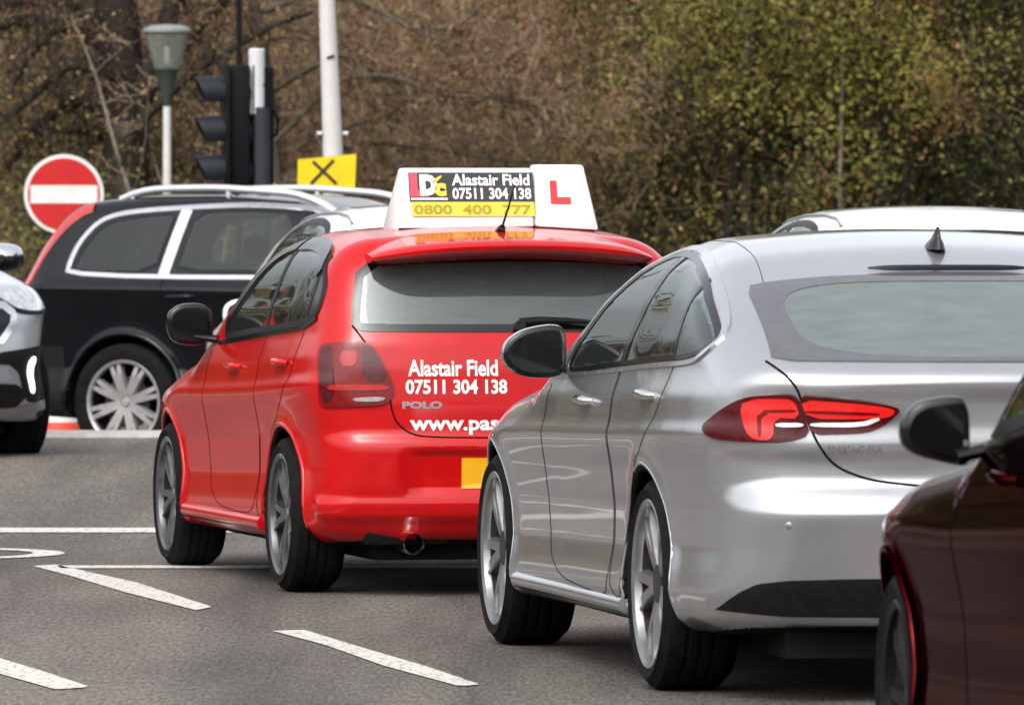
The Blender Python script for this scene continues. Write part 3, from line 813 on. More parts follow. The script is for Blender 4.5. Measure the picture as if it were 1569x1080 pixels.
    f += [tuple(range(n)), tuple((len(ys) - 1) * n + k for k in range(n))]
    mb.add(np.array(rows).reshape(-1, 3), f); sp = mb.build('spoiler', M['red_paint'], c.root, 40)
    mb = MB(); mb.tube([(-.664 + .13 * y * y, y, 1.366 - .1 * y * y) for y in np.linspace(-.13, .13, 7)], .008, 6); mb.build('brake_light', M['lamp_red'], sp, 60)
    # wiper
    mb = MB(); v, n = c.proj('rear', [(0.0, 1.058), (-.08, 1.066), (-.2, 1.064), (-.3, 1.058)], .03)
    mb.tube(v, [.017, .015, .012, .007], 8); v2, n = c.proj('rear', [(0.0, 1.055), (0, 1.056)], .0)
    mb.tube([v2[0], v2[0] + np.array([-.045, 0, .006])], .022, 10); mb.build('rear_wiper', M['trim'], c.root, 50)
    # plate, exhaust, lettering
    pl = c.patch('number_plate', M['plate'], 'rear', [(.24, .425), (.24, .545), (-.28, .545), (-.28, .425)], .004, rnd=0, grid=.05)[0]
    mb = MB(); mb.lathe([(.036, -.66), (.041, -.67), (.044, -.66), (.044, -.45), (.034, -.45), (.034, -.65), (.036, -.66)], 'x', (0, .43, .212), 24)
    mb.build('exhaust_pipe', M['chrome'], c.root, 40)
    mb = MB(); mb.box((-.40, .43, .245), (.16, .17, .045)); mb.build('silencer', M['well'], c.root, 40, bevel=.02)
    tgo = c.parts['tailgate'][0]
    pr = lambda y0, z0: (lambda u, v: c.proj('rear', np.stack([y0 - u, z0 + v], 1), .0025)[0])
    text_on('Alastair Field', .086, pr(.446, .866), 'lettering', M['ink_white'], tgo, .0022, width=.352)
    text_on('07511 304 138', .074, pr(.456, .797), 'lettering', M['ink_white'], tgo, .0022, width=.398)
    text_on('www.pass', .078, pr(.441, .655), 'lettering', M['ink_white'], tgo, .0022, width=.385)
    text_on('POLO', .036, pr(.470, .739), 'badge', M['badge'], tgo, .0018, width=.155)
    # mirrors, handles, door details, wheels, cabin
    c.mirror((1.60, .895, 1.035), [(-.10, .05), (-.06, .085), (.03, .085), (.085, .05), (.09, -.02), (.06, -.075), (-.04, -.085), (-.10, -.06)], .13, M['gloss_black'], [(1.60, .78, .975), (1.62, .87, .985)], low=.03, mat_low=M['gloss_black'])
    for x, z in ((1.0, .872), (.02, .905)): c.handle(x, z, M['red_paint'], (1, -1))
    mb = MB(); a = c.proj('top', [(-.30, 0)], .0)[0][0]
    mb.tube([a + np.array([.02, 0, -.004]), a + np.array([-.02, 0, .018])], [.022, .014], 10); mb.tube([a + np.array([-.01, 0, .012]), a + np.array([-.07, -.012, .09]), a + np.array([-.13, -.026, .185])], [.005, .004, .003], 8)
    mb.build('aerial', M['trim'], c.root, 50)
    c.wheels4(.306, .205, .236, (5, .22, .044, .024, .02), M['dark_alloy'], .832)
    c.cabin()
    # side mud flap / jacking point seen under the sill
    return c

def make_roof_sign(car):
    # magnetic roof box standing across the roof of the red car
    rt = car.root
    mw = Matrix.LocRotScale(rt.location, rt.rotation_euler, None)
    X0 = .10
    loc = mw @ Vector((X0, -.032, 1.446))
    s = empty('roof_sign', loc, rt.rotation_euler.z, 'white wedge-shaped learner roof sign with red L on top of the red hatchback', 'roof sign')
    def frus(y0, y1, t0, t1, h, dx, tx, z0=0.0):
        mb = MB()
        a = [(-dx, y0, z0 - crown(y0)), (dx, y0, z0 - crown(y0)), (dx, y1, z0 - crown(y1)), (-dx, y1, z0 - crown(y1))]
        b = [(-tx, t0, h), (tx, t0, h), (tx, t1, h), (-tx, t1, h)]
        mb.hexa(a, b); return mb
    crown = lambda y: .10 * y * y
    H1, H2 = .232, .246
    mb = frus(-.17, .405, -.17, .352, H1, .115, .045); b = mb.build('sign_box', M['white_sign'], s, 40, bevel=.010)
    mb = frus(-.434, -.172, -.385, -.185, H2, .125, .055); l = mb.build('learner_panel', M['white_sign'], s, 40, bevel=.014)
    mb = MB(); mb.box((0, -.015, -.018), (.12, .40, .012)); mb.build('magnet_base', M['trim'], s, 40, bevel=.006)
    # rear faces: plane through (-.115,z=0) and (-.045,z=H1)
    def face(o0, o1, h, off):
        nx = np.array([-h, 0, -(o1 - o0) * -1.0]); sl = (o1 - o0) / h
        nn = np.array([-1, 0, sl]); nn = nn / np.linalg.norm(nn)
        return lambda y0, z0: (lambda u, v: np.stack([-o0 + sl * 0 + (z0 + v) * ((o0 - o1) / h) + nn[0] * off, y0 - u, z0 + v + 0 * u], 1))
    f1 = face(.115, .045, H1, .003); f1b = face(.115, .045, H1, .005); f1c = face(.115, .045, H1, .007); f2 = face(.125, .055, H2, .003)
    def rect(pl, w, h):
        P = pl(np.array([0, w, w, 0.]), np.array([0, 0, h, h])); return P
    def quad(name, pl, w, h, m, parent):
        mb = MB(); P = rect(pl, w, h); mb.add(np.concatenate([P, P + np.array([.002, 0, 0])]), [(0, 1, 2, 3), (7, 6, 5, 4), (0, 4, 5, 1), (1, 5, 6, 2), (2, 6, 7, 3), (3, 7, 4, 0)]); return mb.build(name, m, parent)
    p = quad('black_panel', f1(.333, .098), .508, .116, M['ink_black'], b)
    y = quad('yellow_panel', f1(.326, .040), .500, .057, M['ink_yellow'], b)
    text_on('Alastair Field', .062, f1b(.158, .164), 'lettering', M['ink_white'], b, .0017, width=.318)
    text_on('07511 304 138', .060, f1b(.158, .110), 'lettering', M['ink_white'], b, .0017, width=.322)
    text_on('0800  400  777', .050, f1b(.318, .050), 'lettering', M['ink_olive'], b, .0012, width=.478)
    text_on('L', .112, f1b(.330, .126), 'logo', M['ink_pink'], b, .0085, width=.072)
    text_on('D', .100, f1c(.290, .130), 'logo', M['ink_white'], b, .0085, width=.072)
    text_on('c', .088, f1c(.232, .126), 'logo', M['ink_yellow'], b, .006, width=.050)
    lf = MB(); t = np.linspace(0, 2 * np.pi, 18)[:-1]
    P = f1c(.219, .186)(.020 * np.cos(t) + .008 * np.sin(t), .012 * np.sin(t) + .010 * np.cos(t)); lf.add(P, [tuple(range(17))]); lf.build('logo', M['ink_yellow'], b)
    quad('strapline', f1b(.328, .104), .150, .010, M['ink_grey'], b)
    mb = MB()
    P = f2(-.240, .090)(np.array([0, .082, .082, .028, .028, 0]), np.array([0, 0, .026, .026, .092, .092])); n = 6
    mb.add(np.concatenate([P, P + np.array([.002, 0, 0])]), [tuple(range(6)), tuple(range(11, 5, -1))] + [(i, 6 + i, 6 + (i + 1) % 6, (i + 1) % 6) for i in range(6)])
    mb.build('learner_letter', M['ink_red'], l)

# ---------------------------------------------------------------- silver fastback
def saloon_windows(c, glassm, frame, chrome):
    dlo = [(1.64, .965), (1.46, 1.106), (1.20, 1.245), (.97, 1.33), (.752, 1.374), (.45, 1.378), (.18, 1.358), (-.1, 1.312), (-.38, 1.218), (-.575, 1.135), (-.60, 1.10), (-.45, 1.052), (0, 1.036), (.562, 1.014), (1.2, .985)]
    w1 = [(1.60, .982), (1.44, 1.10), (1.19, 1.228), (.96, 1.312), (.75, 1.354), (.54, 1.358), (.66, 1.022), (1.2, .996)]
    w2 = [(.46, 1.36), (.18, 1.34), (-.10, 1.292), (-.14, 1.28), (-.235, 1.055), (0, 1.046), (.58, 1.028)]
    w3 = [(-.16, 1.272), (-.37, 1.203), (-.56, 1.130), (-.575, 1.105), (-.44, 1.064), (-.255, 1.058)]
    for w in (w1, w2, w3):
        c.patch('side_window', glassm, 'side', w, .003, rnd=1, sides=(1, -1)); c.hole('side', w)
    c.ribbon('window_frame', frame, 'side', dlo, .016, .006, True, inward=True, sides=(1, -1))
    c.ribbon('window_frame', frame, 'side', [(.63, 1.01), (.50, 1.37)], .075, .0055, rnd=0, sides=(1, -1))
    c.ribbon('window_frame', frame, 'side', [(-.245, 1.05), (-.145, 1.30)], .024, .0055, rnd=0, sides=(1, -1))
    if chrome: c.ribbon('window_trim', M['bright_trim'], 'side', [(1.66, .962), (1.47, 1.114), (1.20, 1.255), (.97, 1.340), (.752, 1.385), (.45, 1.389), (.18, 1.37), (-.1, 1.324), (-.39, 1.23), (-.55, 1.158), (-.60, 1.118), (-.56, 1.075), (-.46, 1.040), (0, 1.024), (.562, 1.002), (1.2, .973)], .015, .008, True, sides=(1, -1), bulge=.003)

def make_silver():
    c = Car('fastback', 'silver fastback saloon with lit red tail lamps behind the red driving school car', 'car', None, 'saloon', 1.319, 26.97, 10.0, 0, M['silver_paint'])
    saloon_windows(c, M['glass'], M['gloss_black'], True)
    rg = [(.66, 1.276), (.576, 1.291), (.43, 1.305), (.22, 1.314), (0, 1.317), (-.22, 1.314), (-.43, 1.305), (-.576, 1.291), (-.66, 1.276), (-.665, 1.166), (-.674, 1.098), (-.685, 1.053), (-.4, 1.050), (0, 1.049), (.4, 1.050), (.685, 1.053), (.674, 1.098), (.665, 1.166)]
    c.patch('rear_window', M['wide_rear_glass'], 'rear', rg, .002, rnd=1, d=.015, grid=.022); c.hole('rear', inset(np.array(rg), .012), .008)
    # wide ceramic border whose inner edge is rounded at the corners
    bo = np.array(rg); sc = np.array([.80, .80]); ce = np.array([0, 1.178])
    ring = inset(resample(round_poly(rg, 1), .015), .001)
    inn = []
    for y, z in ring:
        t = math.atan2((z - ce[1]) / .122, y / .56); ex = .55
        inn.append((.575 * np.sign(math.cos(t)) * abs(math.cos(t)) ** ex, ce[1] + .113 * np.sign(math.sin(t)) * abs(math.sin(t)) ** ex))
    inn = np.array(inn)
    lay = [ring * (1 - t) + inn * t for t in np.linspace(0, 1, 8)]
    V = []; N = []
    for q in lay:
        v, n = c.proj('rear', q, .0035); V.append(v); N.append(n)
    n0 = len(ring); i = np.arange(n0); j = (i + 1) % n0
    q = np.concatenate([np.stack([k * n0 + i, k * n0 + j, (k + 1) * n0 + j, (k + 1) * n0 + i], 1) for k in range(7)])
    V = np.concatenate(V); N = np.concatenate(N)
    if np.sum(np.cross(V[q[:, 1]] - V[q[:, 0]], V[q[:, 3]] - V[q[:, 0]]) * N[q[:, 0]]) < 0: q = q[:, ::-1]
    link('window_border', mesh_np('window_border', V, [q], True, N), M['frit'], c.root)
    ws = [(.70, 1.03), (.56, 1.37), (-.56, 1.37), (-.70, 1.03)]
    c.patch('windscreen', M['glass'], 'front', ws, .002, rnd=1, grid=.025); c.hole('front', ws, .02)
    # lamps: one on the wing, one on the tailgate, split by the seam
    la = [(-.685, .847), (-.63, .897), (-.578, .930), (-.532, .947), (-.455, .955), (-.392, .953), (-.370, .89), (-.351, .830), (-.419, .806), (-.536, .806), (-.638, .812), (-.672, .826)]
    lb = [(-.388, .953), (-.30, .947), (-.235, .941), (-.136, .927), (-.084, .913), (-.076, .904), (-.130, .855), (-.176, .836), (-.26, .832), (-.346, .829), (-.368, .89)]
    A = c.patch('tail_lamp', M['lamp_dark'], 'diag', la, .012, rnd=1, d=.012, sides=(1, -1), skirt=.02)
    B = c.patch('tail_lamp', M['lamp_dark'], 'diag', lb, .012, rnd=1, d=.012, sides=(1, -1), skirt=.02)
    for k, sg in enumerate((1, -1)):
        kw = dict(d=.010, grid=.02, sides=(sg,), rnd=1)
        c.patch('lit_lens', M['lamp_lit'], 'diag', [(-.562, .918), (-.520, .938), (-.460, .942), (-.399, .941), (-.380, .880), (-.459, .882), (-.461, .814), (-.516, .812), (-.545, .837)], .0150, parent=A[k], **kw)
        c.patch('lens_shade', M['lamp_red'], 'diag', [(-.510, .905), (-.393, .908), (-.390, .899), (-.497, .896), (-.497, .821), (-.507, .821)], .0168, parent=A[k], **kw)
        c.patch('reversing_lens', M['lamp_white'], 'diag', [(-.455, .866), (-.371, .868), (-.367, .854), (-.455, .852)], .0168, parent=A[k], **kw)
        c.patch('lit_lens', M['lamp_lit'], 'diag', [(-.379, .941), (-.236, .930), (-.130, .917), (-.088, .906), (-.112, .884), (-.176, .879), (-.361, .880)], .0150, parent=B[k], **kw)
        c.patch('lens_shade', M['lamp_red'], 'diag', [(-.373, .906), (-.14, .899), (-.14, .890), (-.370, .896)], .0168, parent=B[k], **kw)
        c.patch('reversing_lens', M['lamp_white'], 'diag', [(-.354, .868), (-.200, .869), (-.146, .886), (-.136, .878), (-.192, .853), (-.350, .854)], .0168, parent=B[k], **kw)
    tg = [(.70, 1.053), (.648, 1.002), (.622, .962), (.596, .88), (.567, .802), (.512, .733), (.416, .694), (.299, .678), (.14, .667), (0, .665)]
    tg = tg + [(-y, z) for y, z in tg[::-1][1:]]
    c.gap('rear', tg, r=.0042)
    tgp = tg + [(-.67, 1.28), (.67, 1.28)]
    c.region('tailgate', lambda q, n: (n[:, 0] < -.1) & (q[:, 0] < -.3) & inpoly(q[:, 1], q[:, 2], tgp))
    c.patch('valance', M['trim'], 'rear', [(.84, .275), (.79, .34), (.72, .382), (.40, .392), (-.40, .392), (-.72, .382), (-.79, .34), (-.84, .275), (0, .272)], .006, rnd=1)
    c.region('bumper', lambda q, n: (q[:, 0] < -.36) & (q[:, 2] < .672) & (q[:, 2] < .672 - .0 * q[:, 0]))
    fd = [(1.83, .93), (1.86, .6), (1.77, .30), (.80, .26), (.68, .30), (.63, .6), (.655, 1.0)]
    rd = [(.635, 1.0), (.61, .6), (.655, .32), (.60, .27), (.48, .27), (.40, .38), (.33, .50), (.16, .68), (-.05, .80), (-.20, .90), (-.26, 1.04)]
    c.region('front_door', lambda q, n: inpoly(q[:, 0], q[:, 2], fd) & (np.abs(n[:, 1]) > .5))
    c.region('rear_door', lambda q, n: inpoly(q[:, 0], q[:, 2], rd) & (np.abs(n[:, 1]) > .5))
    c.region('bonnet', lambda q, n: (q[:, 0] > 2.1) & (n[:, 2] > .6) & (np.abs(q[:, 1]) < .72) & (q[:, 2] > .6))
    c.gap('side', fd, (1, -1), .0018); c.gap('side', rd, (1, -1), .0018)
    # roof seam along the roof edge
    c.gap('top', [(1.2, .56), (.8, .575), (.3, .575), (-.1, .575), (-.36, .60)], (1, -1), .0013)
    b = c.body()
    for wx in c.F.wheels:
        a = np.linspace(-.15, math.pi + .15, 44)
        ln = np.stack([wx + (c.F.ar + .006) * np.cos(a), c.F.az + (c.F.ar + .006) * np.sin(a)], 1); ln = ln[ln[:, 1] > .22]
        v, n = c.proj('side', ln, -.004)
        for sg in (1, -1):
            mb = MB(); mb.tube(v * np.array([1, sg, 1]), .006, 8); mb.build('wheel_arch', M['silver_paint'], b, 60); mb = MB(); mb.tube((v - n * .014) * np.array([1, sg, 1]) + np.array([(wx - v[:, 0]) * .03, v[:, 1] * 0, (c.F.az - v[:, 2]) * .03]).T, .014, 8); mb.build('arch_liner', M['well'], b, 60)
    for sg in (1, -1):
        v, n = c.proj('side', [(t, .245) for t in np.linspace(.46, 2.38, 14)], -.004)
        mb = MB(); mb.tube(v * np.array([1, sg, 1]), .028, 10); mb.build('sill', M['silver_paint'], b, 60)
        v, n = c.proj('side', [(1.55, .845), (1.2, .86), (.6, .875), (.2, .885)], .0)
    # high brake light slit above the glass
    mb = MB()
    v, n = c.proj('rear', [(y, 1.324 - .02 * y * y) for y in np.linspace(-.26, .26, 11)], .012)
    mb.tube(v, [.004, .010, .012, .012, .012, .012, .012, .012, .012, .010, .004], 8, flat=.8); mb.build('brake_light', M['gloss_black'], c.root, 50)
    # shark fin aerial
    mb = MB(); base = c.proj('top', [(-.10, 0)], 0)[0][0]
    rows = []
    for u, l0, l1, w in ((-.006, -.085, .085, .032), (.012, -.080, .060, .026), (.03, -.070, .010, .014), (.05, -.066, -.025, .008), (.066, -.062, -.048, .004)):
        rows.append([(base[0] + (l0 + l1) / 2 + (l1 - l0) / 2 * math.cos(t), w * math.sin(t), base[2] + u - .10 * 0) for t in np.linspace(0, 2 * np.pi, 16, endpoint=False)])
    f = []
    for i in range(len(rows) - 1):
        for k in range(16): f.append((i * 16 + k, i * 16 + (k + 1) % 16, (i + 1) * 16 + (k + 1) % 16, (i + 1) * 16 + k))
    f.append(tuple(4 * 16 + k for k in range(16)))
    mb.add(np.array(rows).reshape(-1, 3), f); mb.build('aerial', M['gloss_black'], c.root, 50)
    tgo = c.parts['tailgate'][0]
    pr = lambda y0, z0: (lambda u, v: c.proj('rear', np.stack([y0 - u, z0 + v], 1), .0025)[0])
    text_on('INSIGNIA', .030, pr(.535, .778), 'badge', M['satin'], tgo, .0004, width=.165)
    c.patch('number_plate', M['plate'], 'rear', [(.26, .46), (.26, .57), (-.26, .57), (-.26, .46)], .004, rnd=0, grid=.05)
    for y in (.655, .25, -.25, -.655):
        v, n = c.proj('rear', [(y, .556)], .0); mb = MB(); mb.lathe([(.001, .005), (.008, .004), (.010, 0), (.012, -.004)], 'x', (0, 0, 0), 14)
        mb.v = [-q for q in mb.v]; mb.v = [q + v[0] for q in mb.v]; mb.build('parking_sensor', M['silver_paint'], c.root, 50)
    c.mirror((1.62, .985, 1.045), [(-.115, .075), (-.06, .085), (.03, .068), (.085, .03), (.10, -.02), (.075, -.06), (.02, -.088), (-.07, -.09), (-.115, -.07)], .15, M['silver_paint'], [(1.66, .85, .985), (1.66, .90, .985)], low=-.07, mat_low=M['gloss_black'])
    for x, z in ((1.10, .888), (-.02, .930)): c.handle(x, z, M['chrome'], (1, -1))
    c.wheels4(.335, .235, .262, (5, .20, .05, .034, .025), M['alloy'], .905)
    c.cabin(fx=1.2, rx=.2, dash=1.9)
    return c

# ---------------------------------------------------------------- dark red car cut by the right edge
def make_maroon():
    c = Car('hatchback', 'dark red hatchback half out of frame in the bottom right corner', 'car', None, 'longnose', 2.040, 18.07, 5.5, 0, M['maroon_paint'], .0125, 1.06)
    dlo = [(1.30, .935), (1.02, 1.085), (.80, 1.19), (.58, 1.285), (.40, 1.34), (.2, 1.370), (.05, 1.376), (-.05, 1.36), (-.2, 1.325), (-.33, 1.24), (-.365, 1.15), (-.34, 1.09), (-.2, 1.055), (.4, 1.028), (.9, .965)]
    front = [(1.22, .965), (1.0, 1.08), (.78, 1.18), (.57, 1.27), (.39, 1.33), (.25, 1.35), (.33, 1.03), (.9, .985)]
    rearw = [(.20, 1.36), (.1, 1.362), (-.04, 1.345), (-.17, 1.31), (-.23, 1.24), (-.22, 1.08), (-.15, 1.062), (.28, 1.04)]
    for w in (front, rearw):
        c.patch('side_window', M['dark_glass'], 'side', w, .003, sides=(1, -1)); c.hole('side', w)
    c.ribbon('window_frame', M['trim'], 'side', dlo, .034, .006, True, inward=True, sides=(1, -1))
    c.ribbon('window_frame', M['trim'], 'side', [(.305, 1.02), (.225, 1.37)], .06, .0055, rnd=0, sides=(1, -1))
    c.ribbon('window_frame', M['trim'], 'side', [(-.205, 1.06), (-.225, 1.18), (-.21, 1.33)], .035, .0055, sides=(1, -1))
    c.patch('quarter_panel', M['gloss_black'], 'side', [(-.20, 1.07), (-.335, 1.10), (-.355, 1.15), (-.32, 1.24), (-.2, 1.315)], .004, sides=(1, -1))
    c.ribbon('belt_trim', M['chrome'], 'side', [(1.28, .925), (.9, .955), (.4, 1.004), (-.2, 1.046)], .012, .009, sides=(1, -1))
    ws = [(.62, 1.0), (.50, 1.34), (-.50, 1.34), (-.62, 1.0)]
    c.patch('windscreen', M['glass'], 'front', ws, .002, rnd=1); c.hole('front', ws, .02)
    rg = [(.585, 1.310), (0, 1.335), (-.585, 1.310), (-.632, 1.04), (0, 1.033), (.632, 1.04)]
    c.patch('rear_window', M['dark_glass'], 'rear', rg, .002, rnd=1); c.hole('rear', rg, .02)
    c.ribbon('window_border', M['gloss_black'], 'rear', rg, .03, .004, True, inward=True, rnd=1)
    c.patch('tail_lamp', M['lamp_red'], 'diag', [(-.639, .90), (-.635, .967), (-.511, .994), (-.408, .951), (-.354, .829), (-.387, .753), (-.634, .756)], .008, d=.015, sides=(1, -1), skirt=.02)
    c.patch('headlamp', M['lamp_clear'], 'side', [(2.95, .62), (3.02, .73), (3.14, .72), (3.17, .64), (3.08, .60)], .006, sides=(1, -1))
    fd = [(1.44, .92), (1.46, .6), (1.40, .30), (.45, .28), (.33, .34), (.30, .6), (.30, 1.0)]
    rd = [(.285, 1.0), (.285, .6), (.31, .36), (.30, .40), (.26, .50), (.14, .66), (-.06, .78), (-.17, .88), (-.20, 1.05)]
    c.region('front_door', lambda q, n: inpoly(q[:, 0], q[:, 2], fd) & (np.abs(n[:, 1]) > .5))
    c.region('rear_door', lambda q, n: inpoly(q[:, 0], q[:, 2], rd) & (np.abs(n[:, 1]) > .5))
    c.region('bonnet', lambda q, n: (q[:, 0] > 1.95) & (n[:, 2] > .6) & (np.abs(q[:, 1]) < .66) & (q[:, 2] > .6))
    c.gap('side', fd[:6], (1, -1), .0018); c.gap('side', rd, (1, -1), .0018)
    b = c.body()
    for wx in c.F.wheels:
        a = np.linspace(-.12, math.pi + .12, 40)
        ln = np.stack([wx + (c.F.ar + .008) * np.cos(a), c.F.az + (c.F.ar + .008) * np.sin(a)], 1); ln = ln[ln[:, 1] > .26]
        v, n = c.proj('side', ln, -.003)
        for sg in (1, -1):
            mb = MB(); mb.tube(v * np.array([1, sg, 1]) * c.k, .012, 8); mb.build('wheel_arch', M['maroon_paint'], b, 60)
    c.mirror((1.25, .900, .965), [(-.072, .066), (-.02, .068), (.03, .058), (.06, .035), (.072, 0), (.068, -.032), (.045, -.052), (0, -.064), (-.06, -.078), (-.075, -.07)], .15, M['maroon_paint'], [(1.27, .77, .925), (1.25, .86, .905)], low=.09, mat_low=M['gloss_black'])
    for x, z in ((.75, .872), (-.05, .905)): c.handle(x, z, M['maroon_paint'], (1, -1))
    c.wheels4(.310, .205, .226, (5, .22, .05, .03, .02), M['trim'], .815, steer=.0)
    c.cabin()
    return c

# ---------------------------------------------------------------- black estate crossing beyond
def make_estate():
    c = Car('estate_car', 'black four-wheel-drive estate with chrome window surrounds and silver roof rails crossing behind the red car', 'car', None, 'estate', -2.016, 54.3, -118, -.09, M['black_paint'], .018)
    q1 = [(-.41, 1.185), (-.40, 1.27), (-.36, 1.37), (-.26, 1.49), (-.14, 1.535), (.06, 1.56), (.285, 1.578), (.255, 1.44), (.20, 1.185)]
    d1 = [(.335, 1.195), (.36, 1.32), (.405, 1.582), (.8, 1.60), (1.15, 1.58), (1.12, 1.19)]
    d2 = [(1.22, 1.19), (1.25, 1.575), (1.42, 1.53), (1.75, 1.34), (1.98, 1.19)]
    dlo = [(-.455, 1.165), (-.445, 1.27), (-.40, 1.39), (-.29, 1.515), (-.15, 1.562), (.06, 1.585), (.4, 1.605), (.8, 1.62), (1.2, 1.60), (1.45, 1.545), (1.78, 1.36), (2.06, 1.165)]
    for w in (q1, d1, d2):
        c.patch('side_window', M['dark_glass'], 'side', w, .003, rnd=1, d=.03, sides=(1, -1)); c.hole('side', w, .022)
    c.ribbon('window_trim', M['satin'], 'side', dlo, .026, .008, True, d=.03, sides=(1, -1), bulge=.004)
    c.ribbon('window_trim', M['satin'], 'side', [(.265, 1.175), (.30, 1.38), (.345, 1.59)], .072, .0075, d=.03, sides=(1, -1), bulge=.004)
    c.ribbon('window_frame', M['trim'], 'side', [(1.17, 1.175), (1.20, 1.59)], .08, .0075, rnd=0, d=.03, sides=(1, -1))
    for w in (q1, d1): c.ribbon('window_frame', M['trim'], 'side', w, .02, .005, True, inward=True, rnd=1, d=.03, sides=(1, -1))
    rg = [(.60, 1.55), (0, 1.57), (-.60, 1.55), (-.66, 1.2), (0, 1.18), (.66, 1.2)]
    c.patch('rear_window', M['dark_glass'], 'rear', rg, .003, rnd=1, d=.03); c.hole('rear', rg, .03)
    c.ribbon('window_border', M['gloss_black'], 'rear', rg, .05, .005, True, inward=True, rnd=1, d=.03)
    ws = [(.70, 1.24), (.6, 1.58), (-.6, 1.58), (-.70, 1.24)]
    c.patch('windscreen', M['glass'], 'front', ws, .003, rnd=1, d=.03); c.hole('front', ws, .03)
    c.ribbon('tail_lamp', M['lamp_tail'], 'side', [(-.79, 1.03), (-.765, 1.15), (-.71, 1.27), (-.63, 1.39), (-.53, 1.50), (-.43, 1.575), (-.36, 1.60)], .05, .012, d=.03, sides=(1, -1))
    c.patch('tail_lamp', M['lamp_tail'], 'rear', [(.70, 1.02), (.83, 1.02), (.74, 1.34), (.66, 1.34)], .012, rnd=1, d=.03, sides=(1, -1))
    fd = [(2.12, 1.12), (2.2, .8), (2.1, .42), (1.26, .38), (1.18, .5), (1.19, 1.16)]
    rd = [(1.16, 1.16), (1.15, .5), (1.2, .38), (.62, .38), (.50, .62), (.34, .82), (.27, 1.0), (.28, 1.16)]
    c.region('front_door', lambda q, n: inpoly(q[:, 0], q[:, 2], fd) & (np.abs(n[:, 1]) > .5))
    c.region('rear_door', lambda q, n: inpoly(q[:, 0], q[:, 2], rd) & (np.abs(n[:, 1]) > .5))
    c.region('tailgate', lambda q, n: (n[:, 0] < -.3) & (q[:, 0] < -.3) & (q[:, 2] > .72) & (np.abs(q[:, 1]) < .72))
    c.region('bumper', lambda q, n: (q[:, 0] < -.46) & (q[:, 2] < .72), M['trim'])
    c.gap('side', fd, (1, -1), .004); c.gap('side', rd, (1, -1), .004)
    b = c.body()
    for wx in c.F.wheels:
        a = np.linspace(-.1, math.pi + .1, 40)
        ln = np.stack([wx + (c.F.ar + .02) * np.cos(a), c.F.az + (c.F.ar + .02) * np.sin(a)], 1)
        v, n = c.proj('side', ln, .0)
        for sg in (1, -1):
            mb = MB(); mb.tube(v * np.array([1, sg, 1]), .018, 8); mb.build('wheel_arch', M['black_paint'], b, 60)
    for sg in (1, -1):
        xs = np.linspace(-.22, 1.35, 19)
        v, n = c.proj('top', [(x, .575) for x in xs], 0)
        rise = .050 * (1 - np.abs(np.linspace(-1, 1, 19)) ** 6)
        mb = MB(); mb.tube(np.stack([v[:, 0], sg * v[:, 1], v[:, 2] + rise - .004], 1), .027, 10, flat=.9)
        for t in (1, 9, 17): mb.tube([(v[t, 0], sg * v[t, 1], v[t, 2] - .02), (v[t, 0], sg * v[t, 1], v[t, 2] + rise[t])], .022, 8)
        mb.build('roof_rail', M['rail'], c.root, 50)
    c.mirror((2.0, 1.06, 1.17), [(-.12, .08), (.08, .08), (.12, 0), (.08, -.08), (-.12, -.08)], .16, M['black_paint'], [(2.02, .9, 1.12), (2.02, .98, 1.12)])
    for x, z in ((1.35, 1.03), (.42, 1.04)): c.handle(x, z, M['black_paint'], (1, -1))
    c.wheels4(.375, .225, .262, (8, .11, .06, .034, .015), M['bright_alloy'], .93)
    c.cabin(fx=1.4, rx=.35, z=.62, dash=2.0, top=.72)
    return c

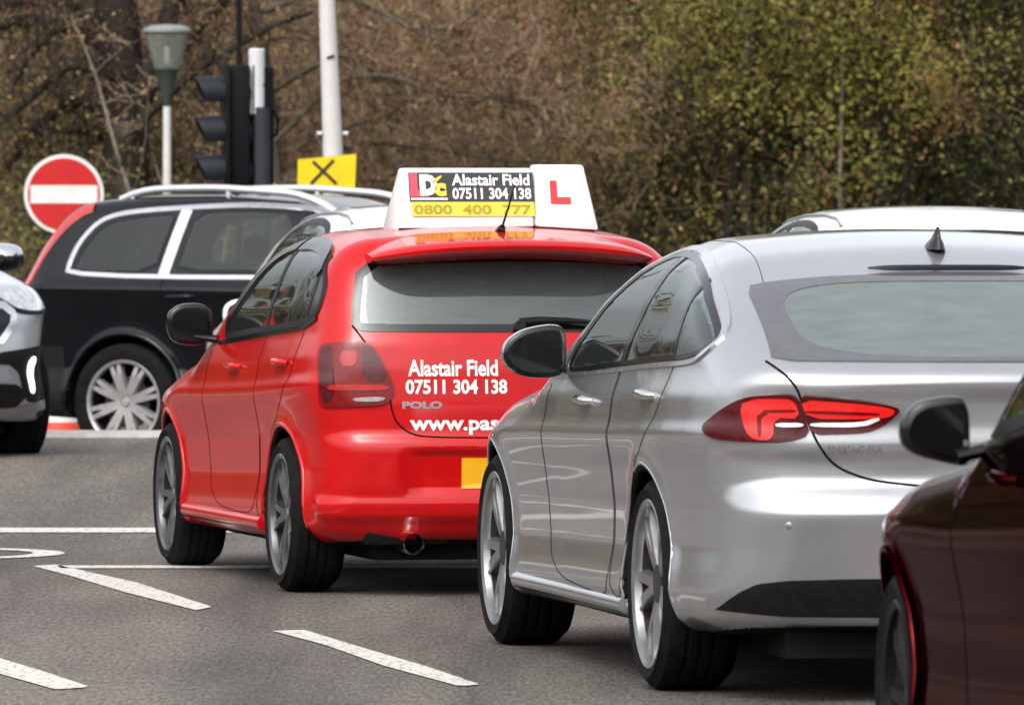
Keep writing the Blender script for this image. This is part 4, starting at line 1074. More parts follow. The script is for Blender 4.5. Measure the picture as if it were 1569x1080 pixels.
# ---------------------------------------------------------------- white cars of which only the roofs show
def make_white(label, X, Y, deg, z0):
    c = Car('hatchback', label, 'car', None, 'hatch', X, Y, deg, z0, M['white_paint'], .02, 1.0)
    dlo = [(1.47, .972), (1.30, 1.085), (1.12, 1.19), (.93, 1.285), (.75, 1.345), (.5, 1.372), (.2, 1.376), (-.05, 1.36), (-.2, 1.325), (-.33, 1.24), (-.365, 1.15), (-.34, 1.09), (-.2, 1.055), (.4, 1.028), (1.0, .998)]
    front = [(1.44, .985), (1.28, 1.09), (1.10, 1.19), (.92, 1.275), (.75, 1.33), (.53, 1.352), (.565, 1.03), (1.0, 1.008)]
    rearw = [(.49, 1.355), (.2, 1.36), (-.04, 1.345), (-.20, 1.30), (-.30, 1.24), (-.32, 1.10), (-.15, 1.062), (.52, 1.035)]
    for w in (front, rearw):
        c.patch('side_window', M['glass'], 'side', w, .003, d=.03, sides=(1, -1)); c.hole('side', w, .02)
    c.ribbon('window_frame', M['trim'], 'side', dlo, .03, .006, True, d=.03, inward=True, sides=(1, -1))
    c.ribbon('window_frame', M['trim'], 'side', [(.54, 1.02), (.505, 1.37)], .06, .0055, rnd=0, sides=(1, -1))
    rg = [(.585, 1.310), (0, 1.335), (-.585, 1.310), (-.632, 1.04), (0, 1.033), (.632, 1.04)]
    c.patch('rear_window', M['rear_glass'], 'rear', rg, .002, rnd=1, d=.03); c.hole('rear', rg, .02)
    c.ribbon('window_border', M['gloss_black'], 'rear', rg, .03, .004, True, d=.03, inward=True, rnd=1)
    ws = [(.62, 1.0), (.52, 1.36), (-.52, 1.36), (-.62, 1.0)]
    c.patch('windscreen', M['glass'], 'front', ws, .002, rnd=1, d=.03); c.hole('front', ws, .02)
    c.patch('tail_lamp', M['lamp_red'], 'diag', [(-.639, .90), (-.635, .967), (-.511, .994), (-.408, .951), (-.354, .829), (-.387, .753), (-.634, .756)], .008, d=.015, sides=(1, -1), skirt=.02)
    b = c.body()
    for sg in (1, -1):
        v, n = c.proj('top', [(x, .585) for x in np.linspace(-.35, 1.05, 12)], .004)
        mb = MB(); mb.tube(v * np.array([1, sg, 1]), .009, 8); mb.build('roof_gutter', M['satin'], b, 60)
    c.mirror((1.45, .84, .86), [(-.10, .05), (-.06, .085), (.03, .085), (.085, .05), (.09, -.02), (.06, -.075), (-.04, -.085), (-.10, -.06)], .13, M['white_paint'], [(1.50, .76, .86), (1.50, .82, .86)])
    c.wheels4(.306, .205, .236, (5, .26, .052, .024, .02), M['alloy'], .832)
    c.cabin()
    return c

# ---------------------------------------------------------------- pale crossover facing the camera, cut by the left edge
def make_crossover():
    c = Car('crossover', 'pale silver crossover with lit running lamp facing the camera at the left edge', 'car', None, 'crossover', -4.44, 49.2, 200, .10, M['pale_silver_paint'], .015)
    w1 = [(1.62, 1.10), (1.35, 1.34), (1.1, 1.46), (.75, 1.52), (.55, 1.525), (.6, 1.14)]
    w2 = [(.48, 1.525), (.1, 1.51), (-.25, 1.44), (-.35, 1.18), (.52, 1.14)]
    for w in (w1, w2):
        c.patch('side_window', M['dark_glass'], 'side', w, .003, rnd=1, d=.03, sides=(1, -1)); c.hole('side', w, .02)
    c.ribbon('window_frame', M['trim'], 'side', w1[:1] + w1[1:5] + w2[1:4] + [(.55, 1.125)], .03, .006, True, d=.03, rnd=1, sides=(1, -1))
    c.ribbon('window_frame', M['trim'], 'side', [(.55, 1.13), (.515, 1.53)], .08, .0065, rnd=0, sides=(1, -1))
    ws = [(.68, 1.20), (.58, 1.53), (-.58, 1.53), (-.68, 1.20)]
    c.patch('windscreen', M['glass'], 'front', ws, .003, rnd=1, d=.03); c.hole('front', ws, .03)
    rg = [(.58, 1.50), (-.58, 1.50), (-.64, 1.15), (.64, 1.15)]
    c.patch('rear_window', M['dark_glass'], 'rear', rg, .003, rnd=1, d=.03); c.hole('rear', rg, .03)
    hl = [(.50, .93), (.62, .975), (.74, .985), (.83, .96), (.875, .905), (.86, .865), (.74, .845), (.60, .86), (.52, .895)]
    H = c.patch('headlamp', M['lamp_clear'], 'front', hl, .006, rnd=2, d=.02, sides=(1, -1), skirt=.02)
    c.ribbon('lamp_edge', M['trim'], 'front', [(.50, .915), (.60, .852), (.74, .838), (.87, .858)], .022, .009, d=.02, sides=(1, -1))
    # grille with chrome frame
    gr = [(.50, .90), (.60, .82), (.47, .66), (-.47, .66), (-.60, .82), (-.50, .90)]
    g = c.patch('grille', M['gloss_black'], 'front', gr, .004, rnd=1)[0]
    c.ribbon('grille_frame', M['chrome'], 'front', gr, .035, .014, True, rnd=1, parent=g, bulge=.006)
    for z in (.70, .75, .80, .85): c.ribbon('grille_bar', M['satin'], 'front', [(-.46, z), (0, z), (.46, z)], .014, .009, rnd=0, parent=g)
    # black lower band with running lamp, skid plate
    c.patch('cladding', M['trim'], 'front', [(.40, .62), (.89, .675), (.905, .38), (.80, .345), (.68, .36), (.60, .56), (.40, .57)], .005, rnd=1, sides=(1, -1))
    c.patch('lower_intake', M['gloss_black'], 'front', [(.58, .47), (.70, .40), (.60, .31), (-.60, .31), (-.70, .40), (-.58, .47)], .009, rnd=1)
    D = c.patch('running_lamp', M['drl'], 'front', [(.690, .590), (.72, .61), (.735, .59), (.705, .525), (.745, .41), (.715, .40), (.675, .50), (.672, .55)], .012, rnd=2, d=.012, sides=(1, -1))
    c.ribbon('skid_plate', M['satin'], 'front', [(-.86, .34), (-.6, .30), (0, .285), (.6, .30), (.86, .34)], .05, .012, sides=(1,))
    c.region('bonnet', lambda q, n: (q[:, 0] > 2.0) & (n[:, 2] > .55) & (np.abs(q[:, 1]) < .74) & (q[:, 2] > .9))
    c.region('bumper', lambda q, n: (q[:, 0] > 3.05) & (q[:, 2] < .80))
    fd = [(1.82, 1.06), (1.86, .8), (1.78, .36), (.70, .34), (.58, .5), (.58, 1.11)]
    c.region('front_door', lambda q, n: inpoly(q[:, 0], q[:, 2], fd) & (np.abs(n[:, 1]) > .5))
    c.gap('side', fd, (1, -1), .0018)
    b = c.body()
    for wx in c.F.wheels:
        a = np.linspace(-.2, math.pi + .2, 40)
        ln = np.stack([wx + (c.F.ar + .03) * np.cos(a), c.F.az + (c.F.ar + .03) * np.sin(a)], 1)
        for sg in (1, -1): c.ribbon('wheel_arch', M['trim'], 'side', ln, .07, .008, rnd=0, d=.03, sides=(sg,), parent=b)
    c.mirror((1.70, 1.04, 1.13), [(-.12, .08), (.08, .08), (.12, 0), (.08, -.08), (-.12, -.08)], .16, M['pale_silver_paint'], [(1.72, .88, 1.09), (1.72, .96, 1.09)], low=.02, mat_low=M['gloss_black'])
    for x, z in ((.9, .98), (-.02, 1.0)): c.handle(x, z, M['pale_silver_paint'], (1, -1))
    c.wheels4(.360, .225, .25, (5, .2, .05, .03, .02), M['alloy'], .91, steer=R(3))
    c.cabin(fx=1.25, rx=.2, z=.58, dash=1.85, top=.72)
    return c
# ---------------------------------------------------------------- ground
def gz(x, y):
    """road surface: flat, a gentle rise to a crest at 49.5 m, then lower beyond; a wooded bank from 76 m"""
    x = np.asarray(x, float); y = np.asarray(y, float)
    z = .18 * step(y, 37.5, 49.2)
    z = z - .28 * step(y, 49.9, 51.7)
    z = z + .12 * step(y, 60, 63)
    t = np.maximum(y - 76, 0)
    z = z + np.minimum(.30 * t, 3.6) * step(y, 74, 82)
    return z

def grid_mesh(name, xs, ys, fz, material, parent=None):
    X, Y = np.meshgrid(xs, ys, indexing='ij'); Z = fz(X, Y)
    n, m = X.shape; i = np.arange(n - 1)[:, None] * m + np.arange(m - 1)[None]
    q = np.stack([i, i + m, i + m + 1, i + 1], -1).reshape(-1, 4)
    return link(name, mesh_np(name, np.stack([X, Y, Z], -1).reshape(-1, 3), [q]), material, parent)

def asphalt():
    m = bpy.data.materials.new('worn_asphalt'); m.use_nodes = True; n = m.node_tree; b = n.nodes['Principled BSDF']
    tc = n.nodes.new('ShaderNodeTexCoord'); L = n.links.new
    mp = n.nodes.new('ShaderNodeMapping'); mp.inputs['Scale'].default_value = (1, .16, 1); L(tc.outputs['Object'], mp.inputs['Vector'])
    big = n.nodes.new('ShaderNodeTexNoise'); big.inputs['Scale'].default_value = 1.6; big.inputs['Detail'].default_value = 8; L(mp.outputs[0], big.inputs['Vector'])
    st = n.nodes.new('ShaderNodeTexNoise'); st.inputs['Scale'].default_value = 70; st.inputs['Detail'].default_value = 4
    mp2 = n.nodes.new('ShaderNodeMapping'); mp2.inputs['Scale'].default_value = (1, .11, 1); L(tc.outputs['Object'], mp2.inputs['Vector']); L(mp2.outputs[0], st.inputs['Vector'])
    sp = n.nodes.new('ShaderNodeTexVoronoi'); sp.inputs['Scale'].default_value = 26; L(mp2.outputs[0], sp.inputs['Vector'])
    r1 = n.nodes.new('ShaderNodeValToRGB'); r1.color_ramp.elements[0].position = .32; r1.color_ramp.elements[1].position = .68
    r1.color_ramp.elements[0].color = (.086, .077, .069, 1); r1.color_ramp.elements[1].color = (.140, .127, .114, 1); L(big.outputs['Fac'], r1.inputs['Fac'])
    r2 = n.nodes.new('ShaderNodeValToRGB'); r2.color_ramp.elements[0].position = .33; r2.color_ramp.elements[1].position = .72
    r2.color_ramp.elements[0].color = (.45, .44, .43, 1); r2.color_ramp.elements[1].color = (1.55, 1.5, 1.45, 1); L(st.outputs['Fac'], r2.inputs['Fac'])
    mx = n.nodes.new('ShaderNodeMix'); mx.data_type = 'RGBA'; mx.blend_type = 'MULTIPLY'; mx.inputs['Factor'].default_value = .8
    L(r1.outputs[0], mx.inputs[6]); L(r2.outputs[0], mx.inputs[7])
    r3 = n.nodes.new('ShaderNodeValToRGB'); r3.color_ramp.elements[0].position = .03; r3.color_ramp.elements[1].position = .10
    r3.color_ramp.elements[0].color = (1, 1, 1, 1); r3.color_ramp.elements[1].color = (0, 0, 0, 1); L(sp.outputs['Distance'], r3.inputs['Fac'])
    m2 = n.nodes.new('ShaderNodeMix'); m2.data_type = 'RGBA'; L(r3.outputs[0], m2.inputs['Factor']); L(mx.outputs[2], m2.inputs[6]); m2.inputs[7].default_value = (.26, .25, .24, 1)
    # oil-dark wheel tracks, patches and fine cracks
    mp3 = n.nodes.new('ShaderNodeMapping'); mp3.inputs['Scale'].default_value = (.9, .05, 1); mp3.inputs['Rotation'].default_value = (0, 0, R(12)); L(tc.outputs['Object'], mp3.inputs['Vector'])
    tr = n.nodes.new('ShaderNodeTexNoise'); tr.inputs['Scale'].default_value = 1.5; tr.inputs['Detail'].default_value = 5; L(mp3.outputs[0], tr.inputs['Vector'])
    r4 = n.nodes.new('ShaderNodeValToRGB'); r4.color_ramp.elements[0].position = .36; r4.color_ramp.elements[1].position = .60; r4.color_ramp.elements[0].color = (.52, .51, .50, 1); r4.color_ramp.elements[1].color = (1.1, 1.09, 1.08, 1); L(tr.outputs['Fac'], r4.inputs['Fac'])
    m3 = n.nodes.new('ShaderNodeMix'); m3.data_type = 'RGBA'; m3.blend_type = 'MULTIPLY'; m3.inputs['Factor'].default_value = 1; L(m2.outputs[2], m3.inputs[6]); L(r4.outputs[0], m3.inputs[7])
    wp = n.nodes.new('ShaderNodeTexNoise'); wp.inputs['Scale'].default_value = 2.0; L(mp.outputs[0], wp.inputs['Vector'])
    wm = n.nodes.new('ShaderNodeMix'); wm.data_type = 'RGBA'; wm.inputs['Factor'].default_value = .25; L(mp.outputs[0], wm.inputs[6]); L(wp.outputs['Color'], wm.inputs[7])
    ck = n.nodes.new('ShaderNodeTexVoronoi'); ck.feature = 'DISTANCE_TO_EDGE'; ck.inputs['Scale'].default_value = .55; L(wm.outputs[2], ck.inputs['Vector'])
    r5 = n.nodes.new('ShaderNodeValToRGB'); r5.color_ramp.elements[0].position = .0; r5.color_ramp.elements[1].position = .012; r5.color_ramp.elements[0].color = (.45, .44, .43, 1); r5.color_ramp.elements[1].color = (1, 1, 1, 1); L(ck.outputs['Distance'], r5.inputs['Fac'])
    m4 = n.nodes.new('ShaderNodeMix'); m4.data_type = 'RGBA'; m4.blend_type = 'MULTIPLY'; m4.inputs['Factor'].default_value = .3; L(m3.outputs[2], m4.inputs[6]); L(r5.outputs[0], m4.inputs[7])
    L(m4.outputs[2], b.inputs['Base Color']); b.inputs['Roughness'].default_value = .85; b.inputs['Specular IOR Level'].default_value = .3
    bp = n.nodes.new('ShaderNodeBump'); bp.inputs['Strength'].default_value = .5; bp.inputs['Distance'].default_value = .006; L(st.outputs['Fac'], bp.inputs['Height']); L(bp.outputs[0], b.inputs['Normal'])
    return m

def line_paint():
    m = bpy.data.materials.new('worn_road_paint'); m.use_nodes = True; n = m.node_tree; b = n.nodes['Principled BSDF']; L = n.links.new
    tc = n.nodes.new('ShaderNodeTexCoord'); mp = n.nodes.new('ShaderNodeMapping'); mp.inputs['Scale'].default_value = (1, .15, 1); L(tc.outputs['Object'], mp.inputs['Vector'])
    no = n.nodes.new('ShaderNodeTexNoise'); no.inputs['Scale'].default_value = 45; no.inputs['Detail'].default_value = 8; no.inputs['Roughness'].default_value = .7; L(mp.outputs[0], no.inputs['Vector'])
    cr = n.nodes.new('ShaderNodeValToRGB'); cr.color_ramp.elements[0].position = .35; cr.color_ramp.elements[1].position = .49
    cr.color_ramp.elements[0].color = (.22, .21, .19, 1); cr.color_ramp.elements[1].color = (.50, .485, .44, 1); L(no.outputs['Fac'], cr.inputs['Fac'])
    L(cr.outputs[0], b.inputs['Base Color']); b.inputs['Roughness'].default_value = .7
    return m

M['asphalt'] = asphalt(); M['line'] = line_paint()
M['soil'] = mat('woodland_floor', (.075, .052, .032), .95, 0, 0, .6, 2.2, bump=.6, spec=.1)
M['grass_soil'] = mat('verge_turf', (.055, .07, .018), .95, 0, 0, .5, 3, bump=.5, spec=.1)
M['kerb'] = mat('kerb_concrete', (.33, .32, .30), .85, 0, 0, .2, 12)

def setting():
    f = lambda X, Y: gz(X, Y)
    ys = np.concatenate([[-600, -200, -60, -20, 0, 10, 20, 30], np.arange(34, 66, .3), np.arange(66, 130, 2), [150, 200, 400, 1500]])
    xs = np.concatenate([[-1500, -400, -150, -60, -30], np.arange(-20, 21, 4), [30, 60, 150, 400, 1500]])
    road_f = lambda X, Y: np.where(Y < 64.5, gz(X, Y), gz(X, Y) - .3)
    tag(grid_mesh('road', xs, ys[ys < 66], f, M['asphalt']), None, None, None, 'structure')
    tag(grid_mesh('woodland_floor', xs, np.concatenate([[65.9, 66, 68, 70, 72], np.arange(74, 130, 2), [150, 200, 400, 1500]]), lambda X, Y: gz(X, Y) - .02 * (Y < 66) + (.25 * np.sin(X * .7 + Y * .3) + .2 * np.sin(X * 1.9 - Y * .5)) * step(Y, 78, 88), M['soil']), None, None, None, 'structure')
    tag(grid_mesh('grass_verge', np.arange(-30, 31, 3.0), np.arange(61.5, 78, .75), lambda X, Y: gz(X, Y) + .10 * step(Y, 61.5, 62.2) + .01, M['grass_soil']), None, None, None, 'structure')
    # unseen wooded rise added behind the camera and beside it, so paint and glass mirror a dark horizon
    a = np.linspace(0, 2 * np.pi, 97); V = []; q = []
    for k, (r, h) in enumerate(((95, -1.0), (103, 11), (114, 20), (135, 27), (170, 24))):
        for i, t in enumerate(a[:-1]):
            w = 1 + .35 * math.sin(3 * t + k) + .25 * math.sin(11 * t) + .2 * rng.uniform(-1, 1)
            ax = math.sin(t); front = max(0.0, math.cos(t))
            sc = 1 + front * .8; h = h * (1 - .62 * front) if h > 0 else h
            V.append((r * math.sin(t) * sc, 30 + r * math.cos(t) * sc, h * (w if h > 0 else 1)))
    n = 96
    for k in range(4):
        for i in range(n): q.append((k * n + i, (k + 1) * n + i, (k + 1) * n + (i + 1) % n, k * n + (i + 1) % n))
    tag(link('reflection_hills', mesh_np('reflection_hills', V, [np.array(q)]), M['hill']), None, None, None, 'structure')

def marking(name, poly, label=None):
    p = resample(np.array(poly), .08)
    n0 = len(p); cen = p.mean(0)
    vo, ed, fa, *_ = delaunay_2d_cdt([Vector(q) for q in p.tolist()], [(i, (i + 1) % n0) for i in range(n0)], [], 1, 1e-6)
    P = np.array([(q.x, q.y) for q in vo])
    t = np.array([list(q) for q in fa]); z = gz(P[:, 0], P[:, 1]) + .004
    e = P[t[:, 1]] - P[t[:, 0]]; g = P[t[:, 2]] - P[t[:, 0]]; fl = e[:, 0] * g[:, 1] - e[:, 1] * g[:, 0] < 0
    t[fl] = t[fl][:, ::-1]
    o = link(name, mesh_np(name, np.concatenate([P, z[:, None]], 1), [t], False), M['line'])
    return tag(o, None, None, None, 'structure')

def smooth_band(pts, w):
    pts = np.array(pts, float); t = np.gradient(pts, axis=0); t /= np.linalg.norm(t, axis=1)[:, None]
    nr = np.stack([-t[:, 1], t[:, 0]], 1)
    return np.concatenate([pts + nr * w / 2, (pts - nr * w / 2)[::-1]])

def markings():
    marking('lane_line', [(-2.03, 35.93), (-1.94, 36.06), (-1.52, 34.35), (-1.141, 32.269), (-1.193, 32.01), (-1.533, 33.516), (-1.812, 34.925)])
    marking('lane_line', [(-.858, 30.446), (-.751, 30.539), (-.505, 29.24), (-.29, 28.15), (-.103, 27.058), (-.165, 26.949), (-.421, 28.127), (-.645, 29.456)])
    marking('lane_line', [(-1.95, 29.6), (-1.727, 28.611), (-1.554, 27.891), (-1.338, 26.912), (-1.44, 26.768), (-1.669, 27.659), (-1.90, 28.6)])
    k = .985
    marking('stop_line', [(-6, 39.3), (.8, 39.3), (.8, 39.72), (-6, 39.72)])
    marking('stop_line', [(-1.9, 35.70), (2.2, 35.70), (2.2, 35.98), (-1.93, 35.98)])
    # worn turning arrow at the left edge
    t = np.linspace(0, 1, 14)
    arc = np.array([(-2.9, 37.75)] + [(-2.45 + .42 * math.sin(a), 37.22 + .52 * math.cos(a)) for a in np.linspace(.0, 2.9, 14)] + [(-2.9, 36.6)])
    marking('turn_arrow', smooth_band(resample(arc, .12, False), .14))
    tag(grid_mesh('kerb', np.arange(-12, 12.1, .5), np.array([49.25, 49.30, 49.58, 49.64]), lambda X, Y: gz(X, 49.4 + 0 * Y) + np.where((Y > 49.27) & (Y < 49.62), .035, .0), M['kerb']), None, None, None, 'structure')

# ---------------------------------------------------------------- street furniture
def street_furniture():
    s = lambda Y: Y / 13000
    def wx(px, Y): return (px - 784.5) * Y / 13000
    def wz(py, Y): return 1.534 - (py - 313) * Y / 13000
    g = lambda x, y: float(gz(x, y))
    # no-entry sign
    Y = 64; x = wx(98, Y); z0 = g(x, Y); zc = wz(298, Y)
    o = empty('road_sign', (x, Y, z0), R(4), 'round red no entry sign with white bar on a grey post', 'road sign')
    mb = MB(); mb.lathe([(.001, -.012), (.300, -.012), (.302, -.006), (.300, 0), (.001, 0)], 'y', (0, 0, zc - z0), 56); d = mb.build('sign_disc', M['sign_white'], o, 40)
    mb = MB(); mb.lathe([(.001, 0), (.272, 0), (.272, -.004), (.001, -.004)], 'y', (0, -.013, zc - z0), 56); mb.build('red_disc', M['sign_red'], d, 40)
    mb = MB(); mb.box((0, -.0195, zc - z0), (.253, .002, .068)); mb.build('white_bar', M['sign_white'], d)
    mb = MB(); mb.tube([(0, .045, -.05), (0, .045, zc - z0 + .2)], .038, 16); mb.box((0, .012, zc - z0 - .12), (.06, .010, .02)); mb.box((0, .012, zc - z0 + .12), (.06, .010, .02)); mb.build('post', M['galv'], o, 40)
    # street lamp
    Y = 73; x = wx(256, Y); z0 = g(x, Y); k = Y / 13000; zt = wz(38, Y) - z0
    o = empty('street_lamp', (x, Y, z0), 0, 'post-top street lamp with green cap and clear bowl on a white column', 'street lamp')
    mb = MB(); mb.tube([(0, 0, -.3), (0, 0, zt - .65)], [.044, .032], 16); mb.build('column', M['white_post'], o, 40)
    mb = MB(); mb.lathe([(.030, zt - .72), (.045, zt - .62), (.072, zt - .52), (.085, zt - .43), (.108, zt - .39), (.09, zt - .38)], 'z', seg=24); mb.build('lamp_neck', M['neck_green'], o, 40); mb = MB(); mb.lathe([(.20, zt - .075), (.213, zt - .067), (.21, zt - .04), (.13, zt - .010), (.001, zt)], 'z', seg=28); mb.build('lamp_cap', M['lamp_green'], o, 40)
    mb = MB(); mb.lathe([(.105, zt - .385), (.14, zt - .28), (.172, zt - .17), (.19, zt - .08), (.182, zt - .08), (.132, zt - .28), (.098, zt - .38)], 'z', seg=28); mb.build('lamp_bowl', M['bowl'], o, 40)
    mb = MB(); mb.lathe([(.001, zt - .36), (.024, zt - .34), (.026, zt - .2), (.001, zt - .18)], 'z', seg=12); mb.build('bulb', M['lamp_white'], o, 40)
    # traffic signal
    Y = 59; x = wx(400, Y); z0 = g(x, Y); k = Y / 13000
    o = empty('traffic_light', (x, Y, z0), 0, 'black traffic light seen from the side on a grey post topped in white', 'traffic light')
    z_ = lambda py: wz(py, Y) - z0
    mb = MB(); mb.tube([(0, 0, -.2), (0, 0, z_(165))], .066, 18); mb.build('pole', M['signal_grey'], o, 40)
    mb = MB(); mb.tube([(-.03, 0, z_(175)), (-.03, 0, z_(77))], .056, 18); mb.tube([(-.03, 0, z_(77)), (-.03, 0, z_(75))], [.056, .05], 18); mb.build('pole_cap', M['galv_light'], o, 40)
    mb = MB(); mb.tube([(.02, -.02, z_(165)), (.09, -.02, z_(170)), (.12, -.02, z_(185)), (.11, -.01, z_(205)), (.05, 0, z_(215))], .012, 8); mb.build('cable', M['gap'], o, 40)
    def head(dx, dy, ang, zs, board):
        """signal head facing ang (0 = towards -x)"""
        ca, sa = math.cos(ang), math.sin(ang)
        hd = MB()
        zt_, zb_ = zs[0] + .19, zs[-1] - .19
        rot = [[ca, -sa, 0], [sa, ca, 0], [0, 0, 1]]
        hd.box((dx, dy, (zt_ + zb_) / 2), (.075, .125, (zt_ - zb_) / 2), rot)
        b = hd.build('signal_head', M['signal_black'], o, 40, bevel=.02)
        bb = MB(); off = np.array(rot) @ np.array([-.085, 0, 0])
        bb.box((dx + off[0], dy + off[1], (zt_ + zb_) / 2), (.008, board, (zt_ - zb_) / 2 + (.10 if board > .2 else .01)), rot); bb.build('backing_board', M['signal_black'], b, 40, bevel=.006)
        for z in zs:
            vi = MB(); a = np.linspace(R(-35), R(215), 22); rows = []
            for d_, rr in ((-.09, .115), (-.19, .112), (-.30, .105), (-.30, .101), (-.19, .108), (-.09, .111)):
                rows.append([np.array(rot) @ np.array([d_ * (1 if rr else 1) + (.10 * (1 - math.sin(t)) * .5 if d_ < -.25 else 0), rr * math.cos(t), rr * math.sin(t)]) + np.array([dx, dy, z]) for t in a])
            f = []; n = len(a)
            for i in range(5):
                for q in range(n - 1): f.append((i * n + q, i * n + q + 1, (i + 1) * n + q + 1, (i + 1) * n + q))
            vi.add(np.array(rows).reshape(-1, 3), f); vi.build('visor', M['signal_visor'], b, 50)
            le = MB(); c0 = np.array(rot) @ np.array([-.098, 0, 0]) + np.array([dx, dy, z]); le.lathe([(.001, -.012), (.06, -.008), (.098, 0)], 'x', (0, 0, 0), 20)
            le.v = [q @ np.array(rot).T + c0 for q in le.v]; le.build('lens', M['signal_lens'], b, 40)
    zs = [z_(142), z_(202), z_(262)]
    head(-.165, .02, R(9), zs, .20)
    head(-.03, .10, R(28), [q - .01 for q in zs], .13)
    for zb in (zs[0] + .05, zs[2] - .05):
        mb = MB(); mb.box((-.07, 0, zb), (.10, .03, .012)); mb.build('bracket', M['signal_grey'], o)
    # thin black mast beside the signal
    x2 = wx(365, 60); o2 = empty('mast', (x2, 60.2, g(x2, 60.2)), 0, 'thin dark mast rising above the traffic light', 'pole')
    mb = MB(); mb.tube([(0, 0, -.2), (0, 0, 4.6)], [.024, .018], 10); mb.build('shaft', M['signal_black'], o2, 40)
    mb = MB(); mb.tube([(0, 0, 2.0), (0, 0, 2.06)], .03, 10); mb.build('collar', M['signal_grey'], o2, 40)
    # white lighting column
    Y = 61; x = wx(507, Y); z0 = g(x, Y)
    o = empty('lamp_column', (x, Y, z0), 0, 'tall tapering white lighting column rising out of the top of the picture', 'lamp post')
    t = wz(0, Y) - z0
    mb = MB(); mb.tube([(0, 0, -.2), (.02, 0, wz(260, Y) - z0), (-.028, 0, t), (-.15, 0, 8.0)], [.085, .073, .058, .045], 24); mb.build('shaft', M['white_post'], o, 40)
    mb = MB(); mb.tube([(-.15, 0, 7.95), (-.14, -.4, 8.2), (-.14, -1.1, 8.3)], .03, 12); mb.build('bracket_arm', M['white_post'], o, 40)
    mb = MB(); mb.lathe([(.001, .06), (.08, .05), (.12, 0), (.10, -.05), (.001, -.06)], 'z', (-.14, -1.35, 8.3), 20); mb.build('lantern', M['galv'], o, 40)
    mb = MB(); zc = wz(205, Y) - z0
    mb.tube([(-.062, -.02, zc), (-.10, -.02, zc)], .016, 10); mb.tube([(.088, -.02, zc), (.125, -.02, zc)], .016, 10); mb.build('clamp_bolt', M['galv_light'], o, 40)
    mb = MB(); zc = wz(88, Y) - z0; mb.box((.0, -.066, zc), (.028, .006, .010), [[.94, 0, -.34], [0, 1, 0], [.34, 0, .94]]); mb.build('label_plate', M['signal_grey'], o)
    # yellow diversion sign
    Y = 60.6; x = wx(502, Y); zc = wz(263, Y) - g(x, Y)
    o = empty('diversion_sign', (x, Y, g(x, Y)), 0, 'yellow sign with black cross strapped to the white lighting column', 'road sign')
    p = [(-.215, -.115), (.195, -.115), (.205, .125), (-.212, .085)]
    mb = MB(); mb.add([(a, -.01, zc + b) for a, b in p] + [(a, .01, zc + b) for a, b in p], [(0, 1, 2, 3), (7, 6, 5, 4), (0, 4, 5, 1), (1, 5, 6, 2), (2, 6, 7, 3), (3, 7, 4, 0)]); b = mb.build('sign_plate', M['sign_yellow'], o)
    mb = MB()
    for a, c0 in (((-.105, .075), (.065, -.085)), ((.045, .085), (-.12, -.085))):
        d = np.array(c0) - np.array(a); d /= np.linalg.norm(d); nn = np.array([-d[1], d[0]]) * .012
        q = [np.array(a) + nn, np.array(a) - nn, np.array(c0) - nn, np.array(c0) + nn]; yy = -.0125 if a[0] < 0 else -.0135
        mb.add([(u[0], yy, zc + u[1] - .005) for u in q], [(0, 1, 2, 3)])
    mb.build('cross', M['ink_black'], b)
    mb = MB(); mb.box((.0, .05, zc), (.012, .045, .10)); mb.build('strap', M['galv'], o)
    # two banded cylinders beyond the estate
    def cylinder_post(px, Y, label):
        x = wx(px, Y); o = empty('traffic_cone', (x, Y, g(x, Y)), 0, label, 'traffic cone', 'traffic cones beyond the black estate')
        mb = MB(); mb.box((0, 0, .02), (.19, .19, .02)); mb.build('foot', M['trim'], o, 40, bevel=.01)
        bd = [(.15, .04), (.13, .16), (.105, .34), (.085, .48), (.06, .66), (.035, .75), (.001, .755)]
        for (r0, z0), (r1, z1), m in zip(bd[:-1], bd[1:], ('cone_red', 'sign_white', 'sign_white', 'cone_red', 'cone_red', 'cone_red')):
            mb = MB(); mb.lathe([(r0, z0), (r1, z1)], 'z', seg=24); mb.build('band', M[m], o, 40)
    cylinder_post(93, 57.5, 'red and white traffic cone beyond the road edge, the left one'); cylinder_post(124, 57.9, 'red and white traffic cone right beside the wheel of the black estate')

for nm, a in dict(sign_white=((.62, .62, .61), .4), sign_red=((.46, .010, .009), .35), sign_yellow=((.72, .52, .0), .4), galv=((.28, .29, .30), .5), galv_light=((.52, .53, .54), .5), white_post=((.52, .51, .49), .55),
                  lamp_green=((.19, .20, .195), .4), neck_green=((.028, .036, .032), .5), signal_grey=((.030, .034, .038), .5), signal_black=((.004, .004, .005), .6), signal_visor=((.014, .017, .022), .5), signal_lens=((.012, .012, .012), .2), cone_red=((.65, .06, .02), .5)).items():
    M[nm] = mat(nm, a[0], a[1], 0, 0, .06, 8, spec=.15 if 'signal' in nm else .5)
M['bowl'] = glass('lamp_bowl_glass', (.86, .88, .86), 1.3, .12, .09, (.92, .92, .90))
M['lamp_tail'] = mat('red_tail_lens', (.42, .008, .008), .15, 0, 1, .2, 30)
M['rail'] = mat('pale_roof_rail', (.56, .57, .58), .35, .5, .2, .03, 10)
M['frit'] = mat('ceramic_border', (.075, .075, .082), .10, 0, .6, .1, 30, rvar=.02)
M['hill'] = mat('far_wood', (.045, .042, .026), .95, 0, 0, .9, .10, spec=.05)

